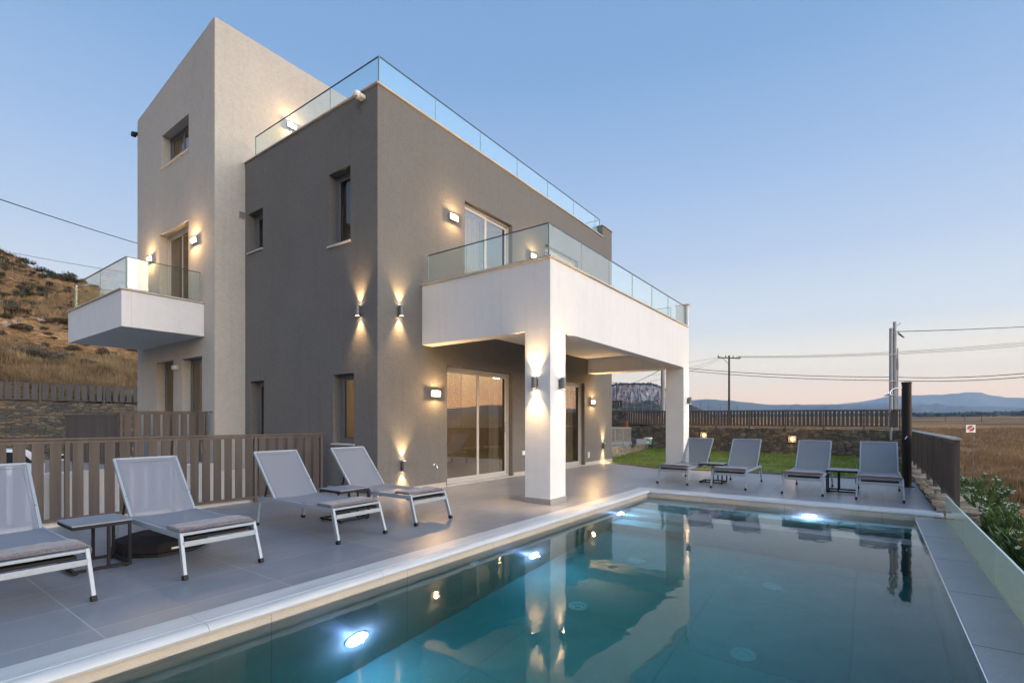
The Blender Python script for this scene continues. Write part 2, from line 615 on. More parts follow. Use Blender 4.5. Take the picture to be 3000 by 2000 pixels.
M['stone_cap'] = stone("flat_stone", 2.4, 0.1, 1.7, bump=0.03)
M['concrete'] = plain("concrete", (0.30, 0.29, 0.28), 0.85, var=0.12, dirt=0.3)
M['polegrey'] = plain("grey_pole", (0.33, 0.34, 0.36), 0.6, var=0.15, scale=3, stretch=(1, 1, 0.3))
M['wood'] = plain("dark_wood_pole", (0.045, 0.035, 0.03), 0.9, var=0.3, stretch=(4, 4, 0.4))
M['wire'] = plain("wire_black", (0.012, 0.012, 0.014), 0.6, var=0.05)
M['wirethin'] = plain("wire_grey", (0.16, 0.15, 0.15), 0.6, var=0.05)
M['slat_grey'] = plain('grey_slat', (0.20, 0.185, 0.17), 0.6, var=0.08)
M['orange'] = plain("terracotta", (0.22, 0.075, 0.035), 0.9, var=0.3, scale=14)
M['bucketgreen'] = plain("bucket_green", (0.12, 0.27, 0.20), 0.5, var=0.2, scale=8)
M['carwhite'] = plain("car_paint", (0.72, 0.74, 0.76), 0.18, var=0.02)
M['carglass'] = plain("car_glass", (0.02, 0.022, 0.025), 0.08, var=0.05)
M['rubber'] = plain("rubber", (0.018, 0.018, 0.018), 0.85, var=0.1)
M['red'] = plain("sign_red", (0.33, 0.03, 0.04), 0.5, var=0.08)
M['brass'] = plain("brass_plate", (0.28, 0.17, 0.07), 0.4, 0.7, var=0.1)
M['soil'] = plain("soil", (0.13, 0.085, 0.05), 0.95, var=0.35, scale=3, bump=0.03, bscale=8)
M['leaf'] = leafy("oleander_leaf", [(0.03, 0.065, 0.02), (0.075, 0.14, 0.04), (0.17, 0.25, 0.08)], 0.55, 3.0)
M['stem'] = plain("stem", (0.11, 0.08, 0.045), 0.9, var=0.2)
M['petal'] = leafy("white_petal", [(0.62, 0.62, 0.55), (0.78, 0.78, 0.72)], 0.8, 5.0, 0.4)
M['petalred'] = leafy("red_petal", [(0.25, 0.01, 0.03), (0.42, 0.03, 0.06)], 0.8, 5.0, 0.4)
M['bush'] = leafy("bush_leaf", [(0.028, 0.034, 0.018), (0.06, 0.065, 0.034), (0.12, 0.115, 0.06)], 0.9, 1.2)
M['bushgrey'] = leafy("dry_bush_leaf", [(0.05, 0.04, 0.03), (0.10, 0.08, 0.055), (0.16, 0.125, 0.08)], 0.9, 1.2)
M['straw'] = leafy("straw", [(0.11, 0.070, 0.036), (0.25, 0.165, 0.085), (0.46, 0.34, 0.19)], 0.9, 0.8, 0.3)
M['strawred'] = leafy("field_straw", [(0.085, 0.052, 0.03), (0.25, 0.15, 0.075), (0.52, 0.36, 0.20)], 0.9, 0.5, 0.3)
M['lawnblade'] = leafy("lawn_blade", [(0.08, 0.135, 0.018), (0.17, 0.23, 0.035), (0.30, 0.31, 0.09)], 0.7, 0.9, 0.3)
M['treeline'] = leafy("far_tree_leaf", [(0.022, 0.032, 0.022), (0.05, 0.06, 0.035)], 0.95, 0.02, 0.1)


def wpc(name, col, grooves=True):
    m, t, out = newmat(name)
    p = N(t, "BsdfPrincipled", i_Roughness=0.7)
    co = coords(t, (1, 1, 0.06))
    n = N(t, "TexNoise", i_Scale=30.0, i_Detail=4.0)
    t.links.new(co, n.inputs[0])
    c = ramp(t, [(0.3, tuple(a * 0.85 for a in col)), (0.7, tuple(a * 1.12 for a in col))], n.outputs[0]).outputs[0]
    n2 = N(t, "TexNoise", i_Scale=5.0, i_Detail=2.0)
    t.links.new(coords(t, (1, 1, 0.0)), n2.inputs[0])
    c = mixc(t, c, ramp(t, [(0.35, (0.82,) * 3), (0.65, (1.2,) * 3)], n2.outputs[0]).outputs[0], 1.0, 'MULTIPLY')
    t.links.new(c, p.inputs["Base Color"])
    t.links.new(p.outputs[0], out.inputs[0])
    return m


M['wpc'] = wpc("composite_board", (0.075, 0.059, 0.051))
M['wpc_dark'] = wpc("composite_board_dark", (0.085, 0.069, 0.062))


def sling():
    m, t, out = newmat("sling_fabric")
    p = N(t, "BsdfPrincipled", i_Roughness=0.75)
    co = coords(t, (420, 420, 420))
    ck = N(t, "TexChecker", i_Scale=1.0)
    t.links.new(co, ck.inputs[0])
    ck.inputs[1].default_value = (0.235, 0.26, 0.32, 1)
    ck.inputs[2].default_value = (0.14, 0.158, 0.20, 1)
    t.links.new(ck.outputs[0], p.inputs["Base Color"])
    tr = N(t, "BsdfTransparent")
    mi = N(t, "MixShader")
    mi.inputs[0].default_value = 0.26
    t.links.new(p.outputs[0], mi.inputs[1])
    t.links.new(tr.outputs[0], mi.inputs[2])
    t.links.new(mi.outputs[0], out.inputs[0])
    return m


M['sling'] = sling()


def milky_glass():
    m, t, out = newmat("milky_glass")
    d = N(t, "BsdfDiffuse")
    d.inputs[0].default_value = (0.50, 0.60, 0.55, 1)
    tl = N(t, "BsdfTranslucent")
    tl.inputs[0].default_value = (0.36, 0.48, 0.47, 1)
    tr = N(t, "BsdfTransparent")
    tr.inputs[0].default_value = (0.80, 0.90, 0.82, 1)
    gl = N(t, "BsdfGlossy")
    gl.inputs["Roughness"].default_value = 0.03
    a = N(t, "MixShader")
    a.inputs[0].default_value = 0.5
    t.links.new(d.outputs[0], a.inputs[1])
    t.links.new(tl.outputs[0], a.inputs[2])
    b = N(t, "MixShader")
    b.inputs[0].default_value = 0.5
    t.links.new(a.outputs[0], b.inputs[1])
    t.links.new(tr.outputs[0], b.inputs[2])
    c = N(t, "MixShader")
    fr = N(t, "Fresnel", i_IOR=1.45)
    two_sided(t, fr, 1.45)
    t.links.new(fr.outputs[0], c.inputs[0])
    t.links.new(b.outputs[0], c.inputs[1])
    t.links.new(gl.outputs[0], c.inputs[2])
    t.links.new(c.outputs[0], out.inputs[0])
    return m


M['frosted'] = milky_glass()


def towel_mat():
    m, t, out = newmat("towel_cloth")
    p = N(t, "BsdfPrincipled", i_Roughness=0.95)
    p.inputs["Specular IOR Level"].default_value = 0.1
    p.inputs["Sheen Weight"].default_value = 0.3
    co = coords(t)
    n = N(t, "TexNoise", i_Scale=90.0, i_Detail=4.0, i_Roughness=0.7)
    n2 = N(t, "TexNoise", i_Scale=9.0, i_Detail=4.0)
    t.links.new(co, n.inputs[0])
    t.links.new(co, n2.inputs[0])
    c = ramp(t, [(0.3, (0.08, 0.074, 0.085)), (0.7, (0.21, 0.195, 0.225))], n.outputs[0]).outputs[0]
    t.links.new(c, p.inputs["Base Color"])
    a = N(t, "Math", operation='MULTIPLY_ADD')
    a.inputs[1].default_value = 0.3
    t.links.new(n.outputs[0], a.inputs[0])
    t.links.new(n2.outputs[0], a.inputs[2])
    b = N(t, "Bump", i_Strength=1.0, i_Distance=0.02)
    t.links.new(a.outputs[0], b.inputs["Height"])
    t.links.new(b.outputs[0], p.inputs["Normal"])
    t.links.new(p.outputs[0], out.inputs[0])
    return m


M['towel'] = towel_mat()


def ground_mat():
    m, t, out = newmat("dry_ground")
    p = N(t, "BsdfPrincipled", i_Roughness=0.95)
    p.inputs["Specular IOR Level"].default_value = 0.1
    co = coords(t)
    a = N(t, "TexNoise", i_Scale=0.12, i_Detail=9.0, i_Roughness=0.68)
    b = N(t, "TexNoise", i_Scale=2.2, i_Detail=9.0, i_Roughness=0.75)
    c = N(t, "TexNoise", i_Scale=0.02, i_Detail=7.0, i_Roughness=0.6)
    cb = coords(t, (1, 1, 3.5))
    for n in (a, c):
        t.links.new(co, n.inputs[0])
    t.links.new(cb, b.inputs[0])
    base = ramp(t, [(0.34, (0.06, 0.038, 0.024)), (0.44, (0.20, 0.115, 0.055)), (0.54, (0.36, 0.22, 0.105)), (0.66, (0.58, 0.42, 0.23))], b.outputs[0]).outputs[0]
    patch = ramp(t, [(0.36, (0.45, 0.42, 0.38)), (0.48, (0.85, 0.78, 0.72)), (0.62, (1.08, 1.0, 0.95))], a.outputs[0]).outputs[0]
    big = ramp(t, [(0.40, (0.32, 0.36, 0.34)), (0.50, (0.85, 0.82, 0.78)), (0.60, (1.25, 1.18, 1.05))], c.outputs[0]).outputs[0]
    cc = mixc(t, mixc(t, base, patch, 1.0, 'MULTIPLY'), big, 1.0, 'MULTIPLY')
    t.links.new(cc, p.inputs["Base Color"])
    bp = N(t, "Bump", i_Strength=1.0, i_Distance=0.15)
    t.links.new(b.outputs[0], bp.inputs["Height"])
    t.links.new(bp.outputs[0], p.inputs["Normal"])
    t.links.new(p.outputs[0], out.inputs[0])
    return m


M['ground'] = ground_mat()
M['path'] = plain("path_paving", (0.22, 0.175, 0.14), 0.85, var=0.2, scale=1.5, bump=0.004, bscale=30, stretch=(1, 4, 1))
M['lawn'] = plain("lawn_ground", (0.13, 0.15, 0.035), 0.95, var=0.4, scale=5, bump=0.02, bscale=60)
M['drive'] = plain("driveway_concrete", (0.30, 0.29, 0.28), 0.85, var=0.12, scale=2)


def rock_mat():
    m, t, out = newmat("cliff_rock")
    p = N(t, "BsdfPrincipled", i_Roughness=0.95)
    p.inputs["Specular IOR Level"].default_value = 0.1
    co = coords(t, (1, 1, 1.1))
    a = N(t, "TexNoise", i_Scale=0.16, i_Detail=10.0, i_Roughness=0.8)
    b = N(t, "TexNoise", i_Scale=0.035, i_Detail=5.0)
    g = N(t, "TexNoise", i_Scale=0.09, i_Detail=8.0, i_Roughness=0.7)
    for n in (a, b, g):
        t.links.new(co, n.inputs[0])
    rock = ramp(t, [(0.36, (0.10, 0.09, 0.10)), (0.48, (0.22, 0.195, 0.195)), (0.62, (0.42, 0.37, 0.355))], a.outputs[0]).outputs[0]
    red = ramp(t, [(0.5, (1, 1, 1)), (0.60, (1.0, 0.78, 0.70))], b.outputs[0]).outputs[0]
    rock = mixc(t, rock, red, 1.0, 'MULTIPLY')
    scrub = ramp(t, [(0.40, (0.012, 0.016, 0.014)), (0.54, (0.032, 0.034, 0.028)), (0.68, (0.11, 0.09, 0.07))], g.outputs[0]).outputs[0]
    at = N(t, "Attribute", attribute_name="cliff")
    ad = N(t, "Math", operation='ADD')
    k = N(t, "Math", operation='MULTIPLY_ADD')
    k.inputs[1].default_value = 3.2
    k.inputs[2].default_value = -1.6
    t.links.new(g.outputs[0], k.inputs[0])
    t.links.new(at.outputs["Fac"], ad.inputs[0])
    t.links.new(k.outputs[0], ad.inputs[1])
    st = ramp(t, [(0.36, (0, 0, 0)), (0.52, (1, 1, 1))], ad.outputs[0])
    c = mixc(t, scrub, rock, st.outputs[0])
    t.links.new(c, p.inputs["Base Color"])
    bp = N(t, "Bump", i_Strength=0.8, i_Distance=3.0)
    t.links.new(a.outputs[0], bp.inputs["Height"])
    t.links.new(bp.outputs[0], p.inputs["Normal"])
    t.links.new(p.outputs[0], out.inputs[0])
    return m


M['rock'] = rock_mat()
M['mountain'] = plain("mountain_scrub", (0.06, 0.065, 0.06), 0.95, var=0.45, scale=0.004, dirt=0.4)


def water_mat():
    m, t, out = newmat("pool_water")
    rf = N(t, "BsdfRefraction", i_IOR=1.33)
    rf.inputs["Roughness"].default_value = 0.0
    gl = N(t, "BsdfGlossy")
    gl.inputs["Roughness"].default_value = 0.0
    gl.inputs["Color"].default_value = (1, 1, 1, 1)
    fr = N(t, "Fresnel", i_IOR=1.33)
    pw = N(t, "Math", operation='POWER')
    pw.inputs[1].default_value = 1.12
    t.links.new(fr.outputs[0], pw.inputs[0])
    g = N(t, "MixShader")
    t.links.new(pw.outputs[0], g.inputs[0])
    t.links.new(rf.outputs[0], g.inputs[1])
    t.links.new(gl.outputs[0], g.inputs[2])
    co = coords(t)
    n = N(t, "TexNoise", i_Scale=2.2, i_Detail=3.0, i_Roughness=0.55)
    n2 = N(t, "TexNoise", i_Scale=16.0, i_Detail=3.0)
    n3 = N(t, "TexNoise", i_Scale=0.9, i_Detail=2.0)
    for a in (n, n2, n3):
        t.links.new(co, a.inputs[0])
    msk = ramp(t, [(0.52, (0, 0, 0)), (0.66, (1, 1, 1))], n3.outputs[0]).outputs[0]
    mul = N(t, "Math", operation='MULTIPLY')
    t.links.new(n2.outputs[0], mul.inputs[0])
    t.links.new(msk, mul.inputs[1])
    ad = N(t, "Math", operation='MULTIPLY_ADD')
    ad.inputs[1].default_value = 0.18
    t.links.new(mul.outputs[0], ad.inputs[0])
    t.links.new(n.outputs[0], ad.inputs[2])
    b = N(t, "Bump", i_Strength=1.0, i_Distance=0.0035)
    t.links.new(ad.outputs[0], b.inputs["Height"])
    for q in (rf, gl, fr):
        t.links.new(b.outputs[0], q.inputs["Normal"])
    t.links.new(g.outputs[0], out.inputs[0])
    va = N(t, "VolumeAbsorption", i_Density=0.80)
    va.inputs[0].default_value = (0.0, 0.72, 0.70, 1)
    t.links.new(va.outputs[0], out.inputs["Volume"])
    return m


M['water'] = water_mat()

# ------------------------------------------------------------------ ground, lawn, driveway, path
def sstep(a, b, x):
    t = max(0.0, min(1.0, (x - a) / (b - a)))
    return t * t * (3 - 2 * t)


def wall_x(y):                      # garden wall line: (16.0,-7.6) to (17.4,2.8)
    return 16.0 + (y + 7.6) * 1.4 / 10.4


def height(x, y):
    d = math.hypot(x - CAM[0], y - CAM[1])
    p = -1.5 + 0.012 * max(0.0, d - 16)
    p += 0.25 * fbm(x, y, 0.03) * min(1, max(0, d - 25) / 60)
    if y <= 20.75:
        inside = x < wall_x(y) + 0.25
        if inside and y > -7.7:
            return -1.56
        if x >= wall_x(y) + 0.25:
            e = 0.93 + 0.13 * max(0.0, y - 1.0) + 0.10 * fbm(x, y, 0.4)
            k = sstep(-9.5, -5.0, y) * (1 - sstep(24, 75, x))
            p = p * (1 - k) + max(p, e) * k
        return p
    ridge = min(46.0, 23.4 + (8.8 - x) * 0.33) + 1.3 * fbm(x, y, 0.07) + 0.5 * fbm(x + 40, y, 0.25)
    t = (y - 20.7) / 68.0
    if t <= 1:
        hh = 2.0 + (ridge - 2.0) * (0.80 * t + 0.20 * t * t)
    else:
        hh = ridge - (y - 88.7) * 0.12
    hh += 0.55 * fbm(x, y, 0.16) * min(1, t * 6) + 0.12 * fbm(x, y, 0.9) * min(1, t * 8)
    if x > 17.5 and y < 30:
        hh = max(hh, 0)
    return max(p, hh)


def lines(dense, lo, hi, grow=1.16):
    s = sorted(dense)
    out = list(s)
    st = max(0.8, s[1] - s[0])
    x = s[0]
    step = st
    while x > lo:
        step *= grow
        x -= step
        out.append(x)
    x = s[-1]
    step = st
    while x < hi:
        step *= grow
        x += step
        out.append(x)
    return sorted(set(round(a, 3) for a in out))


def frange(a, b, s):
    n = int(round((b - a) / s))
    return [a + i * (b - a) / n for i in range(n + 1)]


gx = lines(frange(-24, 15, 1.5) + frange(15.2, 19, 0.2) + frange(20, 70, 1.0), -4600, 4600)
gy = lines(frange(-46, -12, 1.5) + frange(-11.5, -6.5, 0.3) + frange(-6, 19.5, 0.9) + [20.2, 20.5, 20.8, 21.1] + frange(21.6, 100, 0.9), -4600, 4600)
mb = MB()
nx = len(gx)
for y in gy:
    for x in gx:
        mb.v.append((x, y, height(x, y)))
for j in range(len(gy) - 1):
    for i in range(nx - 1):
        a = j * nx + i
        mb.f.append((a, a + 1, a + nx + 1, a + nx))
g = mb.build("ground", M['ground'], smooth=True, recalc=False)
tag(g, "dry grassy plain and hillside around the plot", kind='structure')

lawn_poly = [(8.55, 0.0), (7.62, -2.0), (7.80, -4.5), (7.80, -7.26), (15.98, -7.26), (wall_x(2.9), 2.9), (17.2, 1.9), (9.2, 0.3), (9.02, 0.02)]
m_ = MB().prism(lawn_poly, -0.5, -0.02)
tag(m_.build("lawn", M['lawn']), "green lawn between the terrace and the garden wall", kind='structure')
# grass blades on the lawn


def in_poly(x, y, P):
    c = False
    for i in range(len(P)):
        x1, y1 = P[i]
        x2, y2 = P[i - 1]
        if (y1 > y) != (y2 > y) and x < (x2 - x1) * (y - y1) / (y2 - y1) + x1:
            c = not c
    return c


rg = random.Random(5)
mb = MB()
lp = [(8.72, 0.0), (7.78, -2.0), (7.95, -4.5), (7.95, -7.2), (15.95, -7.2), (17.3, 2.8), (9.25, 0.32)]
k = 0
while k < 26000:
    x, y = rg.uniform(7.6, 17.4), rg.uniform(-7.25, 2.8)
    if not in_poly(x, y, lp):
        continue
    k += 1
    a = rg.uniform(0, PI)
    h = rg.uniform(0.025, 0.06) * (1 + 0.5 * fbm(x, y, 1.0))
    wd = 0.012
    dx, dy = math.cos(a) * wd, math.sin(a) * wd
    lx, ly = rg.uniform(-.02, .02), rg.uniform(-.02, .02)
    mb.add([(x - dx, y - dy, -0.022), (x + dx, y + dy, -0.022), (x + lx, y + ly, -0.02 + h)], [(0, 1, 2)])
tag(mb.build("lawn_grass", M['lawnblade'], recalc=False), "short green grass blades of the lawn", "grass", kind='stuff')

# dry grass clumps: hillside, verge behind the wall, field to the right


def clumps(pts, mat, name, label, hmin, hmax, nb, wd, seed):
    r = random.Random(seed)
    mb = MB()
    for x, y, s in pts:
        z = height(x, y) - 0.03
        for _ in range(nb):
            a = r.uniform(0, 2 * PI)
            ox, oy = x + r.gauss(0, 0.12 * s), y + r.gauss(0, 0.12 * s)
            h = r.uniform(hmin, hmax) * s
            lean = r.uniform(0.05, 0.5) * h
            w_ = wd * s
            ca, sa = math.cos(a), math.sin(a)
            b = r.uniform(0, 2 * PI)
            mb.add([(ox - ca * w_, oy - sa * w_, z), (ox + ca * w_, oy + sa * w_, z), (ox + math.cos(b) * lean, oy + math.sin(b) * lean, z + h)], [(0, 1, 2)])
    return tag(mb.build(name, mat, recalc=False), label, "dry grass", kind='stuff')


r = random.Random(8)
pts = []
while len(pts) < 19000:                      # lower hillside seen left of the house
    D = 22 + 62 * r.random() ** 1.5
    u = r.uniform(-140, 470)
    p = ray(u, 1000, D)
    if p.y > 20.9 and p.y < 92:
        if fbm(p.x, p.y, 0.09) + 0.35 * fbm(p.x, p.y, 0.5) > -0.03 + 0.25 * max(0, (p.y - 55) / 40):
            pts.append((p.x, p.y, r.uniform(0.7, 1.3) * (1 + D / 110)))
clumps(pts, M['straw'], "hillside_grass", "golden dry grass on the hillside", 0.16, 0.38, 5, 0.022, 1)
pts = []
while len(pts) < 2600:                       # verge behind the garden wall
    y = r.uniform(-7.5, 12)
    x = wall_x(y) + 0.45 + 14 * r.random() ** 1.6
    pts.append((x, y, r.uniform(0.5, 1.0) * (1.15 if y > 2 else 0.6)))
clumps(pts, M['straw'], "verge_grass", "straw coloured grass behind the garden wall", 0.15, 0.36, 5, 0.018, 2)
pts = []
while len(pts) < 15000:                      # field on the right
    D = 16.3 + 75 * r.random() ** 1.9
    u = r.uniform(2560, 3450)
    p = ray(u, 1300, D)
    if p.x < wall_x(p.y) + 0.6 and p.y > -8.2:
        continue
    if p.y > -9.3 and p.x < 17:
        continue
    if fbm(p.x, p.y, 0.12) > -0.28:
        pts.append((p.x, p.y, r.uniform(0.6, 1.1) * (1 + D / 110)))
clumps(pts, M['strawred'], "field_grass", "reddish brown dry grass covering the field", 0.14, 0.36, 5, 0.024, 3)

tag(MB().box(-30, 17.2, 1.56, 20.4, -1.4, -1.0).build("driveway", M['drive']), "concrete parking area below the house", kind='structure')
pp = [ray(u, 1235, D) for u, D in ((2700, 16.2), (3700, 16.2), (3700, 9.6), (2850, 9.6))]
pp = [(p.x, min(p.y, -8.9)) for p in pp]
tag(MB().prism(pp, -1.6, -1.47).build("path", M['path']), "brown paved path beside the field", kind='structure')
tag(MB().box(2, 16.5, -9.0, -7.66, -1.8, -1.42).build("planting_bed", M['soil']), "brown soil bed under the oleanders", kind='structure')

# ------------------------------------------------------------------ far hills, trees of the plain
prof_far = [(2200, 1205), (2380, 1192), (2460, 1184), (2520, 1176), (2560, 1170), (2600, 1161), (2669, 1157), (2717, 1156), (2763, 1156), (2789, 1152), (2830, 1149.5), (2873, 1148.7), (2893, 1155), (2944, 1164), (3000, 1165), (3080, 1172), (3200, 1168)]
prof_near = [(1500, 1180), (1900, 1176), (2019, 1171), (2080, 1169), (2130, 1172), (2180, 1178), (2250, 1186), (2290, 1185), (2330, 1184), (2400, 1186), (2460, 1184), (2600, 1180), (2700, 1184), (2780, 1189), (2900, 1190), (3000, 1194), (3200, 1196)]


def mountain(name, label, prof, D0, depth, seed, ext):
    mb = MB()
    rows = 16
    us = [prof[0][0] + (prof[-1][0] - prof[0][0]) * i / 160 for i in range(161)]
    cols_ = []
    for u in us:
        for (a, va), (b, vb) in zip(prof, prof[1:]):
            if a <= u <= b:
                v = va + (vb - va) * (u - a) / (b - a)
                break
        e = (1234.8 - v) / FPX
        aa = (u - 1500) / FPX
        dirv = Vector((math.cos(YAW) + aa * math.sin(YAW), math.sin(YAW) - aa * math.cos(YAW)))
        cols_.append((dirv, e))
    a_end = math.atan2(cols_[-1][0].y, cols_[-1][0].x)
    s_end = cols_[-1][0].length
    for i in range(1, ext + 1):                 # the ridge goes on round to the right, outside the photo
        a = a_end - i * R(1.2)
        L_ = s_end + (1.0 - s_end) * min(1, i / 30)
        e = cols_[-1][1] if i < 3 else 0.030 + 0.007 * math.sin(i * 0.21 + seed) + 0.003 * math.sin(i * 0.7)
        e = cols_[-1][1] + (e - cols_[-1][1]) * min(1, i / 12)
        cols_.append((Vector((math.cos(a), math.sin(a))) * L_, e))
    for dirv, e in cols_:
        for k in range(rows):
            f = k / (rows - 2) if k < rows - 1 else 1.25
            D = D0 - depth + depth * f
            p = Vector((CAM[0], CAM[1])) + dirv * D
            top = CAM[2] + e * D0
            base = -5.0
            if k == rows - 1:
                z = top * 0.5
            elif k == rows - 2:
                z = top + 4.0 * fbm(p.x, p.y, 0.008, 5)
            else:
                z = base + (top - base) * (f ** 1.25) + 42 * fbm(p.x, p.y, 0.003, 6) * math.sin(PI * f)
            mb.v.append((p.x, p.y, z))
    for i in range(len(cols_) - 1):
        for k in range(rows - 1):
            a = i * rows + k
            mb.f.append((a, a + rows, a + rows + 1, a + 1))
    o = mb.build(name, M['mountain'], smooth=True)
    tag(o, label, kind='structure')


mountain("far_mountains", "blue hazy mountain ridge on the horizon at right", prof_far, 4300, 900, 1, 110)
mountain("near_hills", "lower blue hazy hills in front of the mountains", prof_near, 2500, 900, 4, 110)

# rocky butte seen under the balcony
prof = [(1400, 1190), (1480, 1165), (1560, 1150), (1640, 1142), (1700, 1136), (1785, 1131), (1800, 1127.5), (1820, 1125.5), (1850, 1125.5), (1881, 1124.5), (1905, 1127), (1927, 1131.5), (1940, 1137), (1952, 1143), (1975, 1157), (2000, 1173), (2019, 1183), (2040, 1192), (2060, 1201), (2080, 1212)]
mb = MB()
att = []
rows = [(430, 0, 0), (455, .10, 0), (480, .21, 0), (505, .32, 0), (525, .40, .1), (540, .47, .3), (548, .54, .55), (553, .62, .75), (558, .70, .85), (562, .78, .9), (567, .86, .9), (573, .94, .8), (580, 1.0, .6), (600, 1.0, .3), (660, .9, 0)]
us = [1400 + 680 * i / 200 for i in range(201)]
for u in us:
    for (a, va), (b, vb) in zip(prof, prof[1:]):
        if a <= u <= b:
            v = va + (vb - va) * (u - a) / (b - a)
            break
    zt = 1.23 + (1234.8 - v) / FPX * 580
    cl = max(0, min(1, (zt - 24) / 6))
    for D, f, c in rows:
        Dn = D + (5 * fbm(u * 0.7, f * 60, 0.22) if 0.1 < f < 0.99 else 0)
        p = ray(u, 1235, Dn)
        z = 2.0 + (zt - 2.0) * f + 0.9 * fbm(u, f * 30, 0.2) * (1 if f < .96 else .35)
        mb.v.append((p.x, p.y, z))
        att.append(c * cl)
nr = len(rows)
for i in range(len(us) - 1):
    for k in range(nr - 1):
        a = i * nr + k
        mb.f.append((a, a + nr, a + nr + 1, a + 1))
o = mb.build("rocky_hill", M['rock'], smooth='auto', recalc=True)
at = o.data.attributes.new("cliff", 'FLOAT', 'POINT')
for i, c in enumerate(att):
    at.data[i].value = c
tag(o, "rocky flat topped hill with grey pink cliff and dark scrub below", kind='structure')


def blob_leaves(mb, c, rx, ry, rz, n, s, rr, squash=1.0):
    """a crown as many small leaf faces spread through an uneven volume"""
    lob = [(Vector((rr.uniform(-.6, .6) * rx, rr.uniform(-.6, .6) * ry, rr.uniform(-.2, .6) * rz)), rr.uniform(.35, .65)) for _ in range(7)]
    for _ in range(n):
        lc, lr = rr.choice(lob)
        d = Vector((rr.gauss(0, 1), rr.gauss(0, 1), rr.gauss(0, 1))).normalized() * (rr.random() ** 0.45) * lr
        p = Vector(c) + lc + Vector((d.x * rx, d.y * ry, d.z * rz))
        if p.z < c[2] - rz * 0.15:
            p.z = c[2] + rr.uniform(0, .2) * rz
        a = Vector((rr.gauss(0, 1), rr.gauss(0, 1), rr.gauss(0, 1))).normalized()
        b = a.orthogonal().normalized()
        q = s * rr.uniform(.6, 1.4)
        mb.add([p - a * q, p + b * q * .5, p + a * q, p - b * q * .5], [(0, 1, 2, 3)])


rr = random.Random(31)
mb = MB()
for i in range(420):                         # tree belts and hedges of the plain
    u = rr.uniform(1950, 3250)
    D = rr.choice((rr.gauss(1500, 60), rr.gauss(1100, 40), rr.gauss(780, 50), rr.gauss(560, 40)))
    if D < 650 and not (2600 < u < 2900 or u > 2960):
        continue
    p = ray(u, 1235, D)
    z = height(p.x, p.y)
    s = rr.uniform(1.3, 3.2) * (1 + D / 2500)
    for _ in range(26):
        d = Vector((rr.gauss(0, 1), rr.gauss(0, 1), rr.gauss(0, .5)))
        q = p + Vector((d.x * s * 2.0, d.y * s * 2.0, 0))
        q.z = z + max(0, 0.8 + d.z) * s * .6
        a = Vector((rr.gauss(0, 1), rr.gauss(0, 1), rr.gauss(0, 1))).normalized() * s * .8
        b = a.orthogonal().normalized() * s * .6
        mb.add([q - a, q + b, q + a, q - b], [(0, 1, 2, 3)])
tag(mb.build("distant_trees", M['treeline'], recalc=False), "dark belt of far off trees across the plain", "trees", kind='stuff')
mb = MB()
for i in range(200):                         # scrub along the rim and foot of the rocky hill
    u = rr.uniform(1780, 2000)
    v = 1124.5 + max(0, (u - 1905)) ** 1.45 * 0.075 + max(0, 1820 - u) * .18
    p = ray(u, v, 578)
    s = rr.uniform(.5, 1.5)
    for _ in range(6):
        a = Vector((rr.gauss(0, 1), rr.gauss(0, 1), rr.gauss(0, 1))).normalized() * s
        b = a.orthogonal().normalized() * s * .7
        q = p + Vector((rr.gauss(0, s), rr.gauss(0, s), rr.uniform(-.5, .8) * s))
        mb.add([q - a, q + b, q + a, q - b], [(0, 1, 2, 3)])
tag(mb.build("hilltop_scrub", M['treeline'], recalc=False), "dark scrub along the rim of the rocky hill", "scrub", kind='stuff')

# bushes on the near hillside: four models, copied
protos = []
for k in range(5):
    q = random.Random(50 + k)
    root = empty("hill_bush", (0, 0, -500), rz=0)
    mb = MB()
    blob_leaves(mb, (0, 0, 0.25), 1.0, 0.8, 0.55, 900, 0.075, q)
    mb.build("foliage", M['bush'] if k < 3 else M['bushgrey'], root, recalc=False, local=True)
    sb = MB()
    for _ in range(7):
        a = q.uniform(0, 2 * PI)
        sb.tube((0, 0, -0.1), (math.cos(a) * .5, math.sin(a) * .4, q.uniform(.3, .6)), .035, .012, 5)
    sb.build("stem", M['stem'], root, local=True)
    protos.append(root)
used = set()


def put_bush(k, x, y, s, label, group, name=None):
    src = protos[k]
    if k not in used:
        used.add(k)
        o = src
    else:
        o = dup(src, (0, 0, 0))
    o.location = (x, y, height(x, y) - 0.05 * s)
    o.rotation_euler = (0, 0, rr.uniform(0, 6.28))
    o.scale = (s, s, s * rr.uniform(.75, 1.05))
    tag(o, label, "bush", group)
    if label is None:
        pass
    return o


def on_ridge(u):
    best = None
    for i in range(120):
        D = 40 + i * 0.8
        p = ray(u, 1000, D)
        z = height(p.x, p.y)
        e = (z - CAM[2]) / D
        if best is None or e > best[0]:
            best = (e, p.x, p.y, D)
    return best


def at_pixel(u, v):
    prev = None
    for i in range(400):
        D = 26 + i * 0.2
        p = ray(u, v, D)
        if height(p.x, p.y) >= p.z:
            return p.x, p.y, D
    return None


